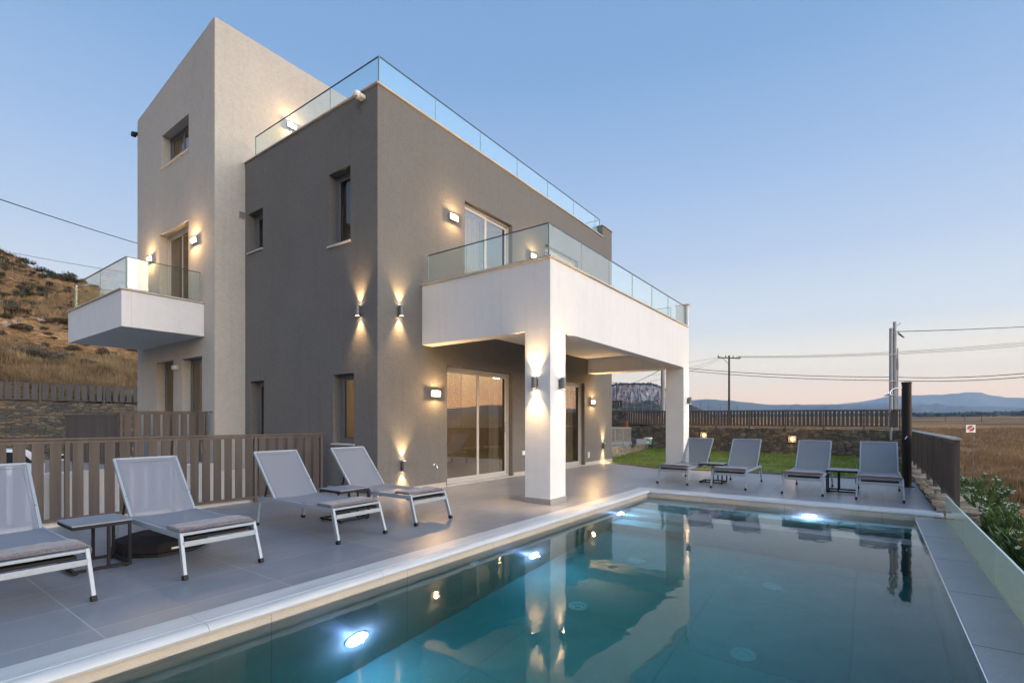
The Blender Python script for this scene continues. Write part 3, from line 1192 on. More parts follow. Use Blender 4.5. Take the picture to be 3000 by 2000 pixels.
for (u, s, k, lab) in ((116, 1.5, 0, "large round dark bush on the hill skyline"), (150, 1.1, 1, "dark bush with a gap under it on the hill skyline"), (176, 1.7, 2, "wide dark bush lowest of three on the hill skyline"),
                       (62, 1.3, 1, "dark bush on the skyline nearest the photo's left edge"), (232, 1.2, 0, "dark bush on the skyline just left of the balcony glass"), (262, 1.1, 2, "dark bush on the skyline seen through the balcony glass")):
    b = on_ridge(u)
    put_bush(k, b[1], b[2] - 1.0, s, lab, None)
c = at_pixel(95, 1085)
if c:
    put_bush(4, c[0], c[1], 1.5, "grey brown bush alone in the grass above the rear fence", None)
n = 0
while n < 85:
    u, v = rr.uniform(-30, 420), rr.uniform(745, 1010)
    if rr.random() < (v - 790) / 200:
        continue
    c = at_pixel(u, v)
    if not c or c[1] > 90:
        continue
    dark = rr.random() < 0.55
    k = rr.choice((0, 1, 2)) if dark else rr.choice((3, 4))
    n += 1
    put_bush(k, c[0], c[1], rr.uniform(0.4, 0.85), "low dark green bush on the dry hillside" if dark else "low grey brown bush on the dry hillside",
             "dark green bushes on the hillside" if dark else "grey brown bushes on the hillside")
n = 0
while n < 50:
    c = at_pixel(rr.uniform(-30, 415), rr.uniform(735, 1075))
    if not c or c[1] > 92:
        continue
    n += 1
    put_bush(rr.choice((3, 4)), c[0], c[1], rr.uniform(0.25, 0.6), "low grey brown bush on the dry hillside", "grey brown bushes on the hillside")
mb = MB()
for i in range(300):
    u, v = rr.uniform(-30, 420), rr.uniform(735, 960)
    c = at_pixel(u, v)
    if not c:
        continue
    s = rr.uniform(.07, .26)
    z = height(c[0], c[1]) - .05
    vs = [Vector((c[0], c[1], z)) + Vector((rr.gauss(0, 1), rr.gauss(0, 1), rr.gauss(0, .5))).normalized() * s * rr.uniform(.7, 1.3) for _ in range(10)]
    bm = bmesh.new()
    for p in vs:
        bm.verts.new(p)
    try:
        bmesh.ops.convex_hull(bm, input=bm.verts)
        bm.verts.index_update()
        mb.add([tuple(p.co) for p in bm.verts], [tuple(q.index for q in f.verts) for f in bm.faces])
    except Exception:
        pass
    bm.free()
tag(mb.build("hillside_rocks", plain("hill_rock", (0.26, 0.20, 0.15), 0.95, var=0.3)), "pale rocks scattered over the dry hillside", "rocks", kind='stuff')

# ------------------------------------------------------------------ terrace and pool
dk = MB()
dk.prism([(-9, -3.06), (3.62, -3.06), (3.62, -7.24), (7.75, -7.24), (7.75, -4.5), (7.57, -2.0), (8.5, 0.02), (8.5, 0.3), (0.3, 0.3), (0.3, 1.36), (-9, 1.36)], -0.3, 0.0)
dk.box(-9, -5.27, -8, -3.06, -0.3, -0.0)
tag(dk.build("terrace", M['deck']), "grey tiled terrace around the pool", kind='structure')
kb = MB()
for a, b in (((8.56, 0.0), (7.62, -2.0)), ((7.62, -2.0), (7.80, -4.5)), ((7.80, -4.5), (7.80, -7.24))):
    kb.bar((*a, -0.02), (*b, -0.02), 0.07, 0.10)
tag(kb.build("lawn_kerb", plain("kerb_stone", (0.15, 0.14, 0.13), 0.8), bevel=0.006), "thin dark kerb between lawn and terrace", kind='structure')
tag(MB().box(-9.2, 7.9, -7.30, 1.46, -1.7, -0.301).box(-9.2, -5.2, -8.2, -7.3, -1.7, -0.301).build("terrace_base", M['concrete']), "concrete base under the terrace", kind='structure') if False else None

pool = empty("swimming_pool", (-0.8, -5.1, -1.46), "long swimming pool with marble coping and sunken divider", "pool")
X0, X1, Y0, Y1, ZF, ZW = -4.95, 3.31, -7.0, -3.29, -1.45, -0.105
mb = MB().box(X0 - .3, X1, Y1, Y1 + .23, -1.75, -0.037)
mb.build("side_wall", M['poolwall_x'], pool)
MB().box(X1, X1 + .30, Y0 - .2, Y1 + .23, -1.75, -0.037).build("end_wall", M['poolwall_y'], pool)
MB().box(X0 - .3, X0, Y0 - .2, Y1, -1.75, -0.037).build("end_wall", M['poolwall_y'], pool)
MB().box(X0, X1, Y0 - 0.30, Y0, -1.75, -0.066).build("outer_wall", M['poolwall_x'], pool)
MB().box(X0, X1, Y0, Y1, -1.75, ZF).build("pool_floor", M['poolfloor'], pool)
lg = MB().box(X0 - .3, X1 - 0.001, Y0 - 0.31, Y0 - 0.002, -0.064, -0.045)
lg.build("overflow_ledge", M['ledge'], pool, bevel=0.003)
MB().box(X0, X1 - .002, Y0 - .001, Y0 + 0.006, -0.115, -0.048).build("edge_strip", M['chrome'], pool)


def coping(name, a, b, mat, joints, out_first=True):
    """rounded marble coping; profile side 0 = outer edge"""
    prof = [(0, -0.03), (0, 0.010), (0.004, 0.013), (0.185, 0.013), (0.19, 0.008), (0.198, 0.008), (0.203, 0.014), (0.235, 0.016), (0.262, 0.010), (0.28, -0.004), (0.286, -0.018), (0.28, -0.034), (0.262, -0.036)]
    a, b = Vector(a), Vector(b)
    L_ = (b - a).length
    d = (b - a).normalized()
    cuts = [0.0] + [j for j in joints if 0 < j < L_] + [L_]
    mb = MB()
    for p, q in zip(cuts, cuts[1:]):
        mb.sweep(prof, a + d * (p + (0.0015 if p else 0)), a + d * (q - (0.0015 if q < L_ else 0)))
    return mb.build(name, mat, pool, smooth='auto')


# travelling direction chosen so the profile's side axis points to the water
cpy = -3.045
cop_l = coping("coping", (-5.26, cpy, 0), (3.33, cpy, 0), M['marble'], [0.0 + 1.31 * i for i in range(0, 8)])
cop_f = coping("coping", (3.60, -3.045, 0), (3.60, -7.30, 0), M['marble_y'], [0.86 + 1.31 * i for i in range(5)])
cop_n = coping("coping", (-5.22, -7.30, 0), (-5.22, -3.33, 0), M['marble_y'], [1.2, 2.5, 3.8])
MB().box(3.331, 3.60, -3.331, -3.045, -0.03, 0.012).build("coping_corner", M['marble'], pool, bevel=0.004)
# divider of the bubbling bench, just under the surface
dv = MB().box(1.66, X1, -4.77, -4.43, ZF, -0.14).box(1.64, 1.95, Y0, -4.7701, ZF, -0.14)
dv.build("divider_wall", M['pooldark'], pool, bevel=0.004)
bn = MB().box(1.96, X1, Y0, -4.78, ZF, -0.95)
bn.box(2.85, X1, Y0, -4.78, -0.95, -0.55)
bn.build("bench", M['poolfloor'], pool)
st = MB()
for i, (xa, z) in enumerate(((2.93, -0.32), (2.55, -0.58), (2.17, -0.84), (1.79, -1.10))):
    st.box(xa, xa + .38, Y1, -4.43, ZF, z)
st.build("steps", M['poolfloor'], pool, bevel=0.004)
for x, y in ((-0.93, -4.18), (0.59, -5.68), (-0.95, -5.69), (0.58, -4.17), (-2.45, -5.70)):
    d = MB().lathe((x, y, ZF), [(0.10, 0), (0.10, 0.012), (0.085, 0.022), (0.055, 0.022), (0.05, 0.012), (0.03, 0.012), (0.025, 0.026), (0.001, 0.026)], 28)
    d.build("floor_inlet", M['whiteplastic'], pool, smooth='auto')
MB().lathe((2.13, -5.86, -0.95), [(0.08, 0), (0.08, 0.015), (0.06, 0.02), (0.001, 0.02)], 24).build("floor_inlet", M['whiteplastic'], pool)
MB().lathe((-1.47, Y1, -0.40), [(0.07, 0.0), (0.07, -0.012), (0.05, -0.02), (0.035, -0.02), (0.03, -0.008), (0.001, -0.008)], 24, 'y').build("wall_jet", M['whiteplastic'], pool, smooth='auto')


def pool_light(x, y, z, ax, e):
    o = empty("pool_light", (x, y, z))
    o.parent = pool
    o.location = Vector((x, y, z)) - pool.location
    n = {'y': (0, -1, 0), 'x': (-1, 0, 0)}[ax]
    lens = MB().lathe((0, 0, 0), [(0.09, 0.0), (0.086, -0.012), (0.06, -0.02), (0.001, -0.022)], 28, ax).build("lens", M['poolglow'], o, smooth=True, local=True)
    ring = MB().lathe((0, 0, 0), [(0.112, 0), (0.112, -0.005), (0.10, -0.008), (0.10, 0)], 28, ax).build("ring", M['whiteplastic'], o, local=True)
    l = bpy.data.lights.new("pool_bulb", 'POINT')
    l.energy = e
    l.color = (0.42, 0.42, 1.0)
    l.shadow_soft_size = 0.004
    b = bpy.data.objects.new("bulb", l)
    COL.objects.link(b)
    b.parent = o
    b.location = Vector(n) * 0.075


pool_light(-2.87, Y1, -0.98, 'y', 3.4)
pool_light(-0.37, Y1, -0.97, 'y', 3)
pool_light(2.10, Y1, -0.70, 'y', 3)
pool_light(X1, -5.78, -0.44, 'x', 3)
o = MB().box(X0 - .01, X1 + .01, Y0 - .01, Y1 + .01, ZF - .01, ZW).build("water", M['water'])
tag(o, "calm turquoise water of the swimming pool", kind='structure')

# glass fence beyond the overflow edge
gf = empty("glass_fence", (1.6, -7.32, -0.6), "low frosted glass panels along the outer pool edge", "glass fence")
xs = [3.28, 1.68, 0.06, -1.57, -3.20, -4.83]
for a, b in zip(xs, xs[1:]):
    MB().box(b + .006, a - .006, -7.328, -7.316, -0.75, 0.262).build("glass_panel", M['frosted'], gf)
    MB().box(b + .006, a - .006, -7.329, -7.315, 0.2625, 0.266).build("glass_rim", plain("rim", (.45, .55, .52), .3), gf)
for x in xs[1:]:
    for s in (-1, 1):
        MB().tube((x + s * .10, -7.305, -0.20), (x + s * .10, -7.37, -0.20), .024, n=16).build("clamp", M['chrome'], gf, smooth='auto')
MB().box(-5.3, 3.45, -7.33, -7.31, -1.5, -0.10).build("outer_face", M['concrete'], pool) if False else None

# ------------------------------------------------------------------ the villa
H = empty("villa", (0, 0, 0), "modern villa with dark grey block, beige stair tower and white balconies", "house")


def wall(mb, ax, c, th, u0, u1, z0, z1, ops, sgn):
    """wall sheet pair with reveals. ax 'x': plane x=c spanning y; ax 'y': plane y=c spanning x; th towards +sgn (inwards)"""
    P = (lambda d, u, z: (c + d * sgn, u, z)) if ax == 'x' else (lambda d, u, z: (u, c + d * sgn, z))
    us = sorted({u0, u1} | {a for o in ops for a in o[:2]})
    zs = sorted({z0, z1} | {a for o in ops for a in o[2:4]})
    us = [u for u in us if u0 <= u <= u1]
    zs = [z for z in zs if z0 <= z <= z1]
    hole = lambda a, b: any(o[0] < a < o[1] and o[2] < b < o[3] for o in ops)
    for i in range(len(us) - 1):
        for j in range(len(zs) - 1):
            if hole((us[i] + us[i + 1]) / 2, (zs[j] + zs[j + 1]) / 2):
                continue
            for d in (0, th):
                mb.add([P(d, us[i], zs[j]), P(d, us[i + 1], zs[j]), P(d, us[i + 1], zs[j + 1]), P(d, us[i], zs[j + 1])], [(0, 1, 2, 3)])
    for o in list(ops) + [(u0, u1, z0, z1)]:
        a, b, e, f = o[:4]
        for q in (((a, e), (b, e)), ((b, e), (b, f)), ((b, f), (a, f)), ((a, f), (a, e))):
            (ua, za), (ub, zb) = q
            mb.add([P(0, ua, za), P(0, ub, zb), P(th, ub, zb), P(th, ua, za)], [(0, 1, 2, 3)])


ZR, ZB = 6.74, -1.3
d1, d2, ud1, ud2 = (1.64, 3.76, 0.02, 2.30), (5.45, 7.22, 0.02, 2.30), (2.15, 3.755, 3.32, 5.62), (5.15, 6.85, 3.32, 5.62)
w_ur, w_ul, w_ll, w_lr = (0.715, 1.335, 4.34, 5.633), (3.614, 4.20, 4.79, 5.63), (3.57, 4.12, 0.02, 2.078), (0.612, 1.21, 0.843, 2.061)
mb = MB()
wall(mb, 'y', 0.0, 0.28, 0.0, 9.02, 0.0, ZR, [d1, d2, ud1, ud2], 1)
mb.build("front_wall", M['dark'], H, recalc=True)
mb = MB()
wall(mb, 'x', 0.001, 0.28, 0.281, 4.3425, ZB, ZR, [w_ur, w_ul, w_ll, w_lr], 1)
wall(mb, 'x', 0.001, 0.28, 0.0015, 0.281, 0.0, ZR, [], 1)
mb.build("side_wall", M['dark'], H)
MB().box(0.003, 0.9, 0.003, 0.279, ZR - .5, ZR - .002).build("corner_block", M['dark'], H) if False else None
MB().box(8.74, 9.019, 0.282, 8.6, 0, ZR).build("rear_wall", M['dark'], H)
MB().box(4.0, 8.738, 8.3, 8.6, ZB, ZR).build("rear_wall", M['dark'], H)
MB().box(8.37, 9.02, 0.0005, 0.32, ZR + .0005, 7.09).build("roof_pier", M['dark'], H, bevel=.006)
MB().box(0.285, 8.735, 0.285, 8.3, 6.30, 6.50).build("roof_slab", M['concrete'], H)
MB().box(0.283, 8.737, 0.283, 8.3, 2.95, 3.25).build("floor_slab", M['inside'], H)
MB().box(0.283, 8.737, 0.283, 8.3, -0.25, 0.012).build("ground_floor", M['insfloor'], H)
MB().box(0.283, 8.737, 0.283, 8.3, 3.2505, 3.27).build("upper_floor", M['insfloor'], H)
MB().box(0.284, 8.736, 4.0, 4.1, 0.013, 2.948).box(0.284, 8.736, 3.6, 3.7, 3.271, 6.299).build("inner_wall", M['inside'], H)
cp = MB()
cp.box(-0.03, 0.30, -0.03, 4.3425, ZR, ZR + .028).box(0.30, 8.39, -0.03, 0.30, ZR, ZR + .028)
cp.box(8.345, 9.05, -0.03, 0.35, 7.09, 7.118)
cp.build("parapet_coping", M['stonecap'], H, bevel=.004)
for a, b in ((-0.012, 1.60), (3.80, 5.41), (7.26, 9.03)):
    MB().box(a, b, -0.012, -0.0002, 0.0, 0.09).build("skirting", M['stonecap'], H)
MB().box(-0.0118, -0.0002, 0.0, 1.36, 0.0, 0.09).build("skirting", M['stonecap'], H)

# stair tower
d_, L0, W0 = -0.6114, 4.3425, 8.593
ZT, ZT2 = 9.48, 8.84
w3, bd = (5.574, 7.03, 7.18, 7.96), (5.589, 7.187, 3.36, 5.645)
gw1, gw2 = (6.386, 7.355, 0.35, 2.64), (4.925, 5.92, 0.35, 2.62)
mb = MB()
wall(mb, 'x', d_, 0.28, L0 + .002, W0, ZB, ZT2, [w3, bd, gw1, gw2], 1)
mb.add([(d_, L0, ZT2), (d_, W0, ZT2), (d_, L0, ZT)], [(0, 1, 2)])
mb.build("tower_side_wall", M['beige'], H)
mb = MB()
wall(mb, 'y', L0, 0.28, d_ + .002, 5.5, ZR - 0.3, ZT, [], 1)
wall(mb, 'y', L0, 0.28, d_ + .002, 0.0, ZB, ZR - 0.3, [], 1)
mb.build("tower_front_wall", M['beige'], H)
MB().box(5.22, 5.499, L0 + .281, W0, ZR - .3, ZT2).box(d_ + .281, 5.5, W0 - .28, W0 - .001, ZB, ZT2 - .002).build("tower_rear_wall", M['beige'], H)
MB().add([(d_ - .0, L0 - .0, ZT + .001), (5.5, L0, ZT + .001), (5.5, W0, ZT2 + .001), (d_, W0, ZT2 + .001), (d_, L0, ZT + .02), (5.5, L0, ZT + .02), (5.5, W0, ZT2 + .02), (d_, W0, ZT2 + .02)],
         [(0, 1, 2, 3), (4, 5, 6, 7), (0, 1, 5, 4), (1, 2, 6, 5), (2, 3, 7, 6), (3, 0, 4, 7)]).build("tower_roof", M['beige'], H)
MB().box(d_ + .282, 5.2, L0 + .282, W0 - .282, 3.2, 3.34).box(d_ + .282, 5.2, L0 + .282, W0 - .282, 6.4, 6.6).box(d_ + .282, 5.2, L0 + .282, W0 - .282, 0.2, 0.34).build("tower_floor", M['insfloor'], H)
MB().box(2.2, 2.3, L0 + .283, W0 - .283, 0.341, 8.6).build("inner_wall", M['inside'], H)
MB().box(-0.45, -0.12, 7.5, 8.2, 3.341, 5.9).build("inner_wall", plain("timber_wall", (.20, .11, .055), .6, var=.4, scale=5, stretch=(.4, .4, 9)), H) if False else None
# vent, little black lamp on the rear corner
vt = MB().box(-0.145, 0.0, L0 - .012, L0, 5.545, 5.705)
vg = vt.build("vent_frame", M['lampsilver'], H, bevel=.003)
sl_ = MB()
for i in range(6):
    sl_.box(-0.128, -0.016, L0 - .020, L0 - .0125, 5.562 + i * .022, 5.572 + i * .022)
sl_.build("vent_louvre", M['alu_dark'], vg)

# balconies: white boxes
bx0, bx1, bD = 0.99, 7.856, -2.6865
Z0, Z1 = 2.60, 3.655
BW = MB()
BW.box(bx0, bx0 + .25, bD, -0.001, Z0, Z1)
BW.box(bx0 + .2501, bx1, bD, bD + .25, Z0, Z1)
BW.box(bx1 - .445, bx1, bD + .2501, -0.001, Z0, Z1)
bal = BW.build("balcony_parapet", M['white'], H, bevel=.003)
MB().box(bx0 + .2505, bx1 - .4455, bD + .2505, -0.001, 3.0, 3.24).build("balcony_slab", M['white'], H)
MB().box(bx1 - .10, bx1, bD + .001, bD + .31, Z1 + .0005, 4.235).build("balcony_pier", M['white'], H, bevel=.004)
cp = MB()
cp.box(bx0 - .03, bx0 + .27, bD - .03, -0.001, Z1, Z1 + .03).box(bx0 + .27, bx1 - .10, bD - .03, bD + .27, Z1, Z1 + .03).box(bx1 - .12, bx1 + .03, bD - .03, bD + .34, 4.235, 4.262)
cp.build("balcony_coping", M['stonecap'], H, bevel=.004)
c = .452
MB().box(bx0 + .0003, bx0 + c, bD + .0003, bD + c, 0.0, Z0 + .05).build("column", M['white'], H, bevel=.003)
MB().box(bx1 - c, bx1 - .0003, bD + .0003, bD + c, 0.0, Z0 + .05).build("column", M['white'], H, bevel=.003)
sk = MB().box(bx0 - .012, bx0 + c + .012, bD - .012, bD + c + .012, 0, .085).box(bx1 - c - .012, bx1 + .012, bD - .012, bD + c + .012, 0, .085)
sk.build("column_skirting", plain("skirting_grey", (.26, .25, .25), .6), H, bevel=.002)
# tower balcony
ty0, ty1, tx = 4.81, 8.25, -2.035
MB().box(tx, tx + .15, ty0, ty1, 3.012, 3.70).box(tx + .1505, d_ - .0005, ty0, ty0 + .15, 3.012, 3.70).box(tx + .1505, d_ - .0005, ty1 - .15, ty1, 3.012, 3.70).box(tx + .1505, d_ - .0005, ty0 + .1505, ty1 - .1505, 3.014, 3.30).build("tower_balcony", M['white'], H, bevel=.006)
MB().box(tx - .03, tx + .17, ty0 - .03, ty1 + .03, 3.70, 3.727).box(tx + .1705, d_ - .001, ty0 - .03, ty0 + .17, 3.70, 3.727).box(tx + .1705, d_ - .001, ty1 - .17, ty1 + .03, 3.70, 3.727).build("balcony_coping", M['stonecap'], H, bevel=.004)


def railing(segs, z0, z1, name="glass_railing", channel=True):
    """segs: list of (p, q, joints) ; the railing is one part whose sub-parts are panels and cap"""
    root = empty(name)
    root.parent = H
    for p, q, js in segs:
        p, q = Vector(p), Vector(q)
        L_ = (q - p).length
        d = (q - p).normalized()
        cuts = [0] + list(js) + [L_]
        for a, b in zip(cuts, cuts[1:]):
            A, B = p + d * (a + .006), p + d * (b - .006)
            zc = (z0 + z1) / 2
            MB().bar((A.x, A.y, zc), (B.x, B.y, zc), .012, z1 - z0).build("glass_panel", M['glass'], root)
        for a in [0] + list(js) + [L_]:
            A = p + d * a
            MB().tube((A.x, A.y, z0), (A.x, A.y, z1), .007 if a in js else .010, n=6).build("glass_edge", M['glassedge'], root)
        MB().bar((p.x, p.y, z1 + .006), (q.x, q.y, z1 + .006), .018, .014).build("handrail", M['glassrail'], root)
        if channel:
            MB().bar((p.x, p.y, z0 + .012), (q.x, q.y, z0 + .012), .05, .024).build("base_channel", M['glassrail'], root)
    return root


railing([((0.10, 4.10), (0.10, 0.10), (1.33, 2.66)), ((0.10, 0.09), (8.36, 0.09), (1.32, 2.64, 3.97, 5.30, 6.64, 7.95)), ((8.36, 0.10), (8.36, 4.0), (1.3, 2.6))], ZR + .03, 7.275)
railing([((1.05, -0.10), (1.05, -2.62), (0.90, 1.27)), ((1.05, -2.63), (7.74, -2.63), (1.03, 2.10, 3.18, 4.28, 5.35)), ((7.60, -2.3), (7.60, -0.05), (1.1,))], Z1 + .032, 4.19)
railing([((-0.66, 4.88), (-1.93, 4.88), ()), ((-1.94, 4.88), (-1.94, 8.15), (1.50,)), ((-1.93, 8.16), (-0.66, 8.16), ())], 3.73, 4.34)


# ---- windows and doors
def patterned_blind():
    m, t, out = newmat("patterned_blind")
    p = N(t, "BsdfPrincipled", i_Roughness=0.9)
    tcn = N(t, "TexCoord")
    s = N(t, "SeparateXYZ")
    t.links.new(tcn.outputs["Object"], s.inputs[0])
    a = N(t, "Math", operation='MULTIPLY')
    a.inputs[1].default_value = 34.0
    t.links.new(s.outputs[0], a.inputs[0])
    b = N(t, "Math", operation='PINGPONG')
    b.inputs[1].default_value = 3.14
    t.links.new(a.outputs[0], b.inputs[0])
    c = N(t, "Math", operation='MULTIPLY_ADD')
    c.inputs[1].default_value = 150.0
    t.links.new(s.outputs[2], c.inputs[0])
    t.links.new(b.outputs[0], c.inputs[2])
    d = N(t, "Math", operation='SINE')
    t.links.new(c.outputs[0], d.inputs[0])
    r_ = ramp(t, [(0.3, (0.26, 0.20, 0.14)), (0.7, (0.55, 0.46, 0.34))], None)
    e = N(t, "MapRange")
    e.inputs[1].default_value = -1
    t.links.new(d.outputs[0], e.inputs[0])
    t.links.new(e.outputs[0], r_.inputs[0])
    t.links.new(r_.outputs[0], p.inputs["Base Color"])
    t.links.new(p.outputs[0], out.inputs[0])
    return m


def fr_box(mb, ax, c0, c1, u0, u1, z0, z1):
    if ax == 'x':
        mb.box(c0, c1, u0, u1, z0, z1)
    else:
        mb.box(u0, u1, c0, c1, z0, z1)


def ring(ax, c0, c1, u0, u1, z0, z1, w_):
    mb = MB()
    fr_box(mb, ax, c0, c1, u0, u0 + w_, z0, z1)
    fr_box(mb, ax, c0, c1, u1 - w_, u1, z0, z1)
    fr_box(mb, ax, c0, c1, u0 + w_, u1 - w_, z1 - w_, z1)
    fr_box(mb, ax, c0, c1, u0 + w_, u1 - w_, z0, z0 + w_)
    return mb


def window(name, ax, c, op, rec, mat, sill=True, split=1, curtain=False, fw=0.05):
    u0, u1, z0, z1 = op[:4]
    u0 += .002; u1 -= .002; z0 += .002; z1 -= .002
    f = ring(ax, c + rec, c + rec + .06, u0, u1, z0, z1, .045).build(name, mat, H, bevel=.003)
    n = split
    a0, a1 = u0 + .045, u1 - .045
    wdt = (a1 - a0) / n
    for i in range(n):
        off = 0.012 if i % 2 == 0 else 0.03
        s0, s1 = a0 + wdt * i - (.02 if i else 0), a0 + wdt * (i + 1) + (.02 if i < n - 1 else 0)
        ring(ax, c + rec + off, c + rec + off + .025, s0, s1, z0 + .045, z1 - .045, fw).build("sash", mat, f, bevel=.003)
        g_ = MB()
        fr_box(g_, ax, c + rec + off + .011, c + rec + off + .0115 + .0005, s0 + fw, s1 - fw, z0 + .045 + fw, z1 - .045 - fw)
        # one sheet: keep a single face
        q = MB()
        cc = c + rec + off + .012
        if ax == 'x':
            q.add([(cc, s0 + fw, z0 + .045 + fw), (cc, s1 - fw, z0 + .045 + fw), (cc, s1 - fw, z1 - .045 - fw), (cc, s0 + fw, z1 - .045 - fw)], [(3, 2, 1, 0)])
        else:
            q.add([(s0 + fw, cc, z0 + .045 + fw), (s1 - fw, cc, z0 + .045 + fw), (s1 - fw, cc, z1 - .045 - fw), (s0 + fw, cc, z1 - .045 - fw)], [(0, 1, 2, 3)])
        q.build("pane", M['wglass'] if ax == 'y' else M['wglass_dim'], f, recalc=False)
    if sill:
        s = MB()
        fr_box(s, ax, c - .035, c + rec, u0 - .02, u1 + .02, z0 - .022, z0 + .004)
        s.build("sill", M['stonecap'] if mat is not M['alu_dark'] else M['marble'], f, bevel=.003)
    return f


def curtain(ax, c, u0, u1, z0, z1, parent, amp=.03, wl=.16):
    mb = MB()
    n = max(8, int((u1 - u0) / wl * 12))
    for i in range(n + 1):
        u = u0 + (u1 - u0) * i / n
        o_ = c + amp * math.sin(2 * PI * i / 12) + amp * .4 * math.sin(i * .37)
        for z in (z0, z1):
            mb.v.append((o_, u, z) if ax == 'x' else (u, o_, z))
    for i in range(n):
        mb.f.append((2 * i, 2 * i + 2, 2 * i + 3, 2 * i + 1))
    return mb.build("curtain", M['curtain'], parent, smooth=True, recalc=False)


f = window("sliding_door", 'y', 0, d1, .10, M['alu'], False, 2, fw=.065)
pb = curtain('y', .24, 1.76, 2.34, 1.14, 2.2, f, .003)
pb.name = 'roller_blind'
pb.data.materials[0] = patterned_blind()
curtain('y', .33, 3.35, 3.72, .05, 2.2, f, .04)
MB().box(3.60, 3.62, .085, .098, 1.0, 1.22).build("handle", M['chrome'], f, bevel=.003)
f = window("sliding_door", 'y', 0, d2, .10, M['alu'], False, 2, fw=.065)
curtain('y', .33, 6.1, 7.15, .05, 2.2, f, .04)
f = window("sliding_door", 'y', 0, ud1, .10, M['alu'], False, 2, fw=.065)
curtain('y', .33, 2.2, 2.95, 3.3, 5.5, f, .04)
f = window("sliding_door", 'y', 0, ud2, .10, M['alu'], False, 2, fw=.065)
curtain('y', .33, 5.2, 6.8, 3.3, 5.5, f, .04)
tr = MB().box(1.60, 3.80, -0.03, 0.10, 0.0, 0.022).build("threshold", M['alu'], H, bevel=.003)
tr = MB().box(5.41, 7.26, -0.03, 0.10, 0.0, 0.022).build("threshold", M['alu'], H, bevel=.003)
f = window("window", 'x', 0, w_ur, .16, M['alu_dark'], True, 1)
curtain('x', .30, .70, 1.34, 4.35, 5.62, f, .01).data.materials[0] = M['blind']
f = window("window", 'x', 0, w_ul, .16, M['alu_dark'], True, 1)
curtain('x', .30, 3.60, 4.2, 4.8, 5.62, f, .02).data.materials[0] = M['blind']
f = window("glass_door", 'x', 0, w_ll, .16, M['alu_dark'], False, 1)
f = window("window", 'x', 0, w_lr, .16, M['alu_dark'], True, 1)
MB().box(0.145, 0.159, 0.70, 0.82, 0.865, 0.885).build("handle", M['black'], f)
sh = MB()
for i in range(5):
    sh.box(1.0, 1.3, 0.6, 1.3, .55 + .33 * i, .575 + .33 * i)
sh.box(1.0, 1.3, .58, .60, .1, 2.2).box(1.0, 1.3, 1.30, 1.32, .1, 2.2)
for i in range(26):
    a, b = .64 + (i % 6) * .11, .58 + .33 * (i // 6)
    sh.box(1.03, 1.1, a, a + .05 + .03 * (i % 2), b, b + .12 + .05 * (i % 3))
sh.build("shelf", plain("shelf_timber", (.30, .17, .07), .6, var=.5, scale=9), H)
f = window("window", 'x', d_, w3, .17, M['alu_dark'], True, 2)
curtain('x', d_ + .34, 5.65, 6.95, 7.25, 7.9, f, .02)
f = window("sliding_door", 'x', d_, bd, .17, M['alu'], False, 2)
f = window("window", 'x', d_, gw1, .17, M['alu_dark'], True, 1)
f = window("window", 'x', d_, gw2, .17, M['alu_dark'], True, 1)
curtain('x', d_ + .34, 5.5, 5.88, .4, 2.6, f, .02)
# room lamps: one is seen lit, the others are added to warm the rooms
for (x, y, z, e) in ((2.9, 2.3, 2.55, 12), (6.3, 2.4, 2.55, 8), (3.0, 1.9, 5.85, 3), (0.9, 5.4, 2.2, 3), (0.7, 6.4, 5.7, 1.5), (0.7, 6.3, 8.2, 2)):
    q = MB().lathe((x, y, z), [(0.02, .12), (.10, .06), (.13, 0), (.10, -.05), (.001, -.06)], 20).build("room_lamp_fill", M['roomglow'], H, smooth=True)
    l = bpy.data.lights.new("room_fill_bulb", 'POINT')
    l.energy = e
    l.color = (1.0, .72, .42)
    l.shadow_soft_size = .15
    b = bpy.data.objects.new("bulb", l)
    COL.objects.link(b)
    b.parent = q
    b.location = (x, y, z - .22)
# sofa and table inside the ground floor room
sf = MB().box(1.9, 3.9, 2.9, 3.7, .02, .42).box(1.9, 3.9, 3.5, 3.8, .42, .85).box(1.7, 1.9, 2.9, 3.8, .02, .6).box(3.9, 4.1, 2.9, 3.8, .02, .6)
tag(sf.build("sofa", plain("sofa_cloth", (.16, .13, .11), .9), bevel=.05), "brown sofa inside the ground floor room", "sofa")


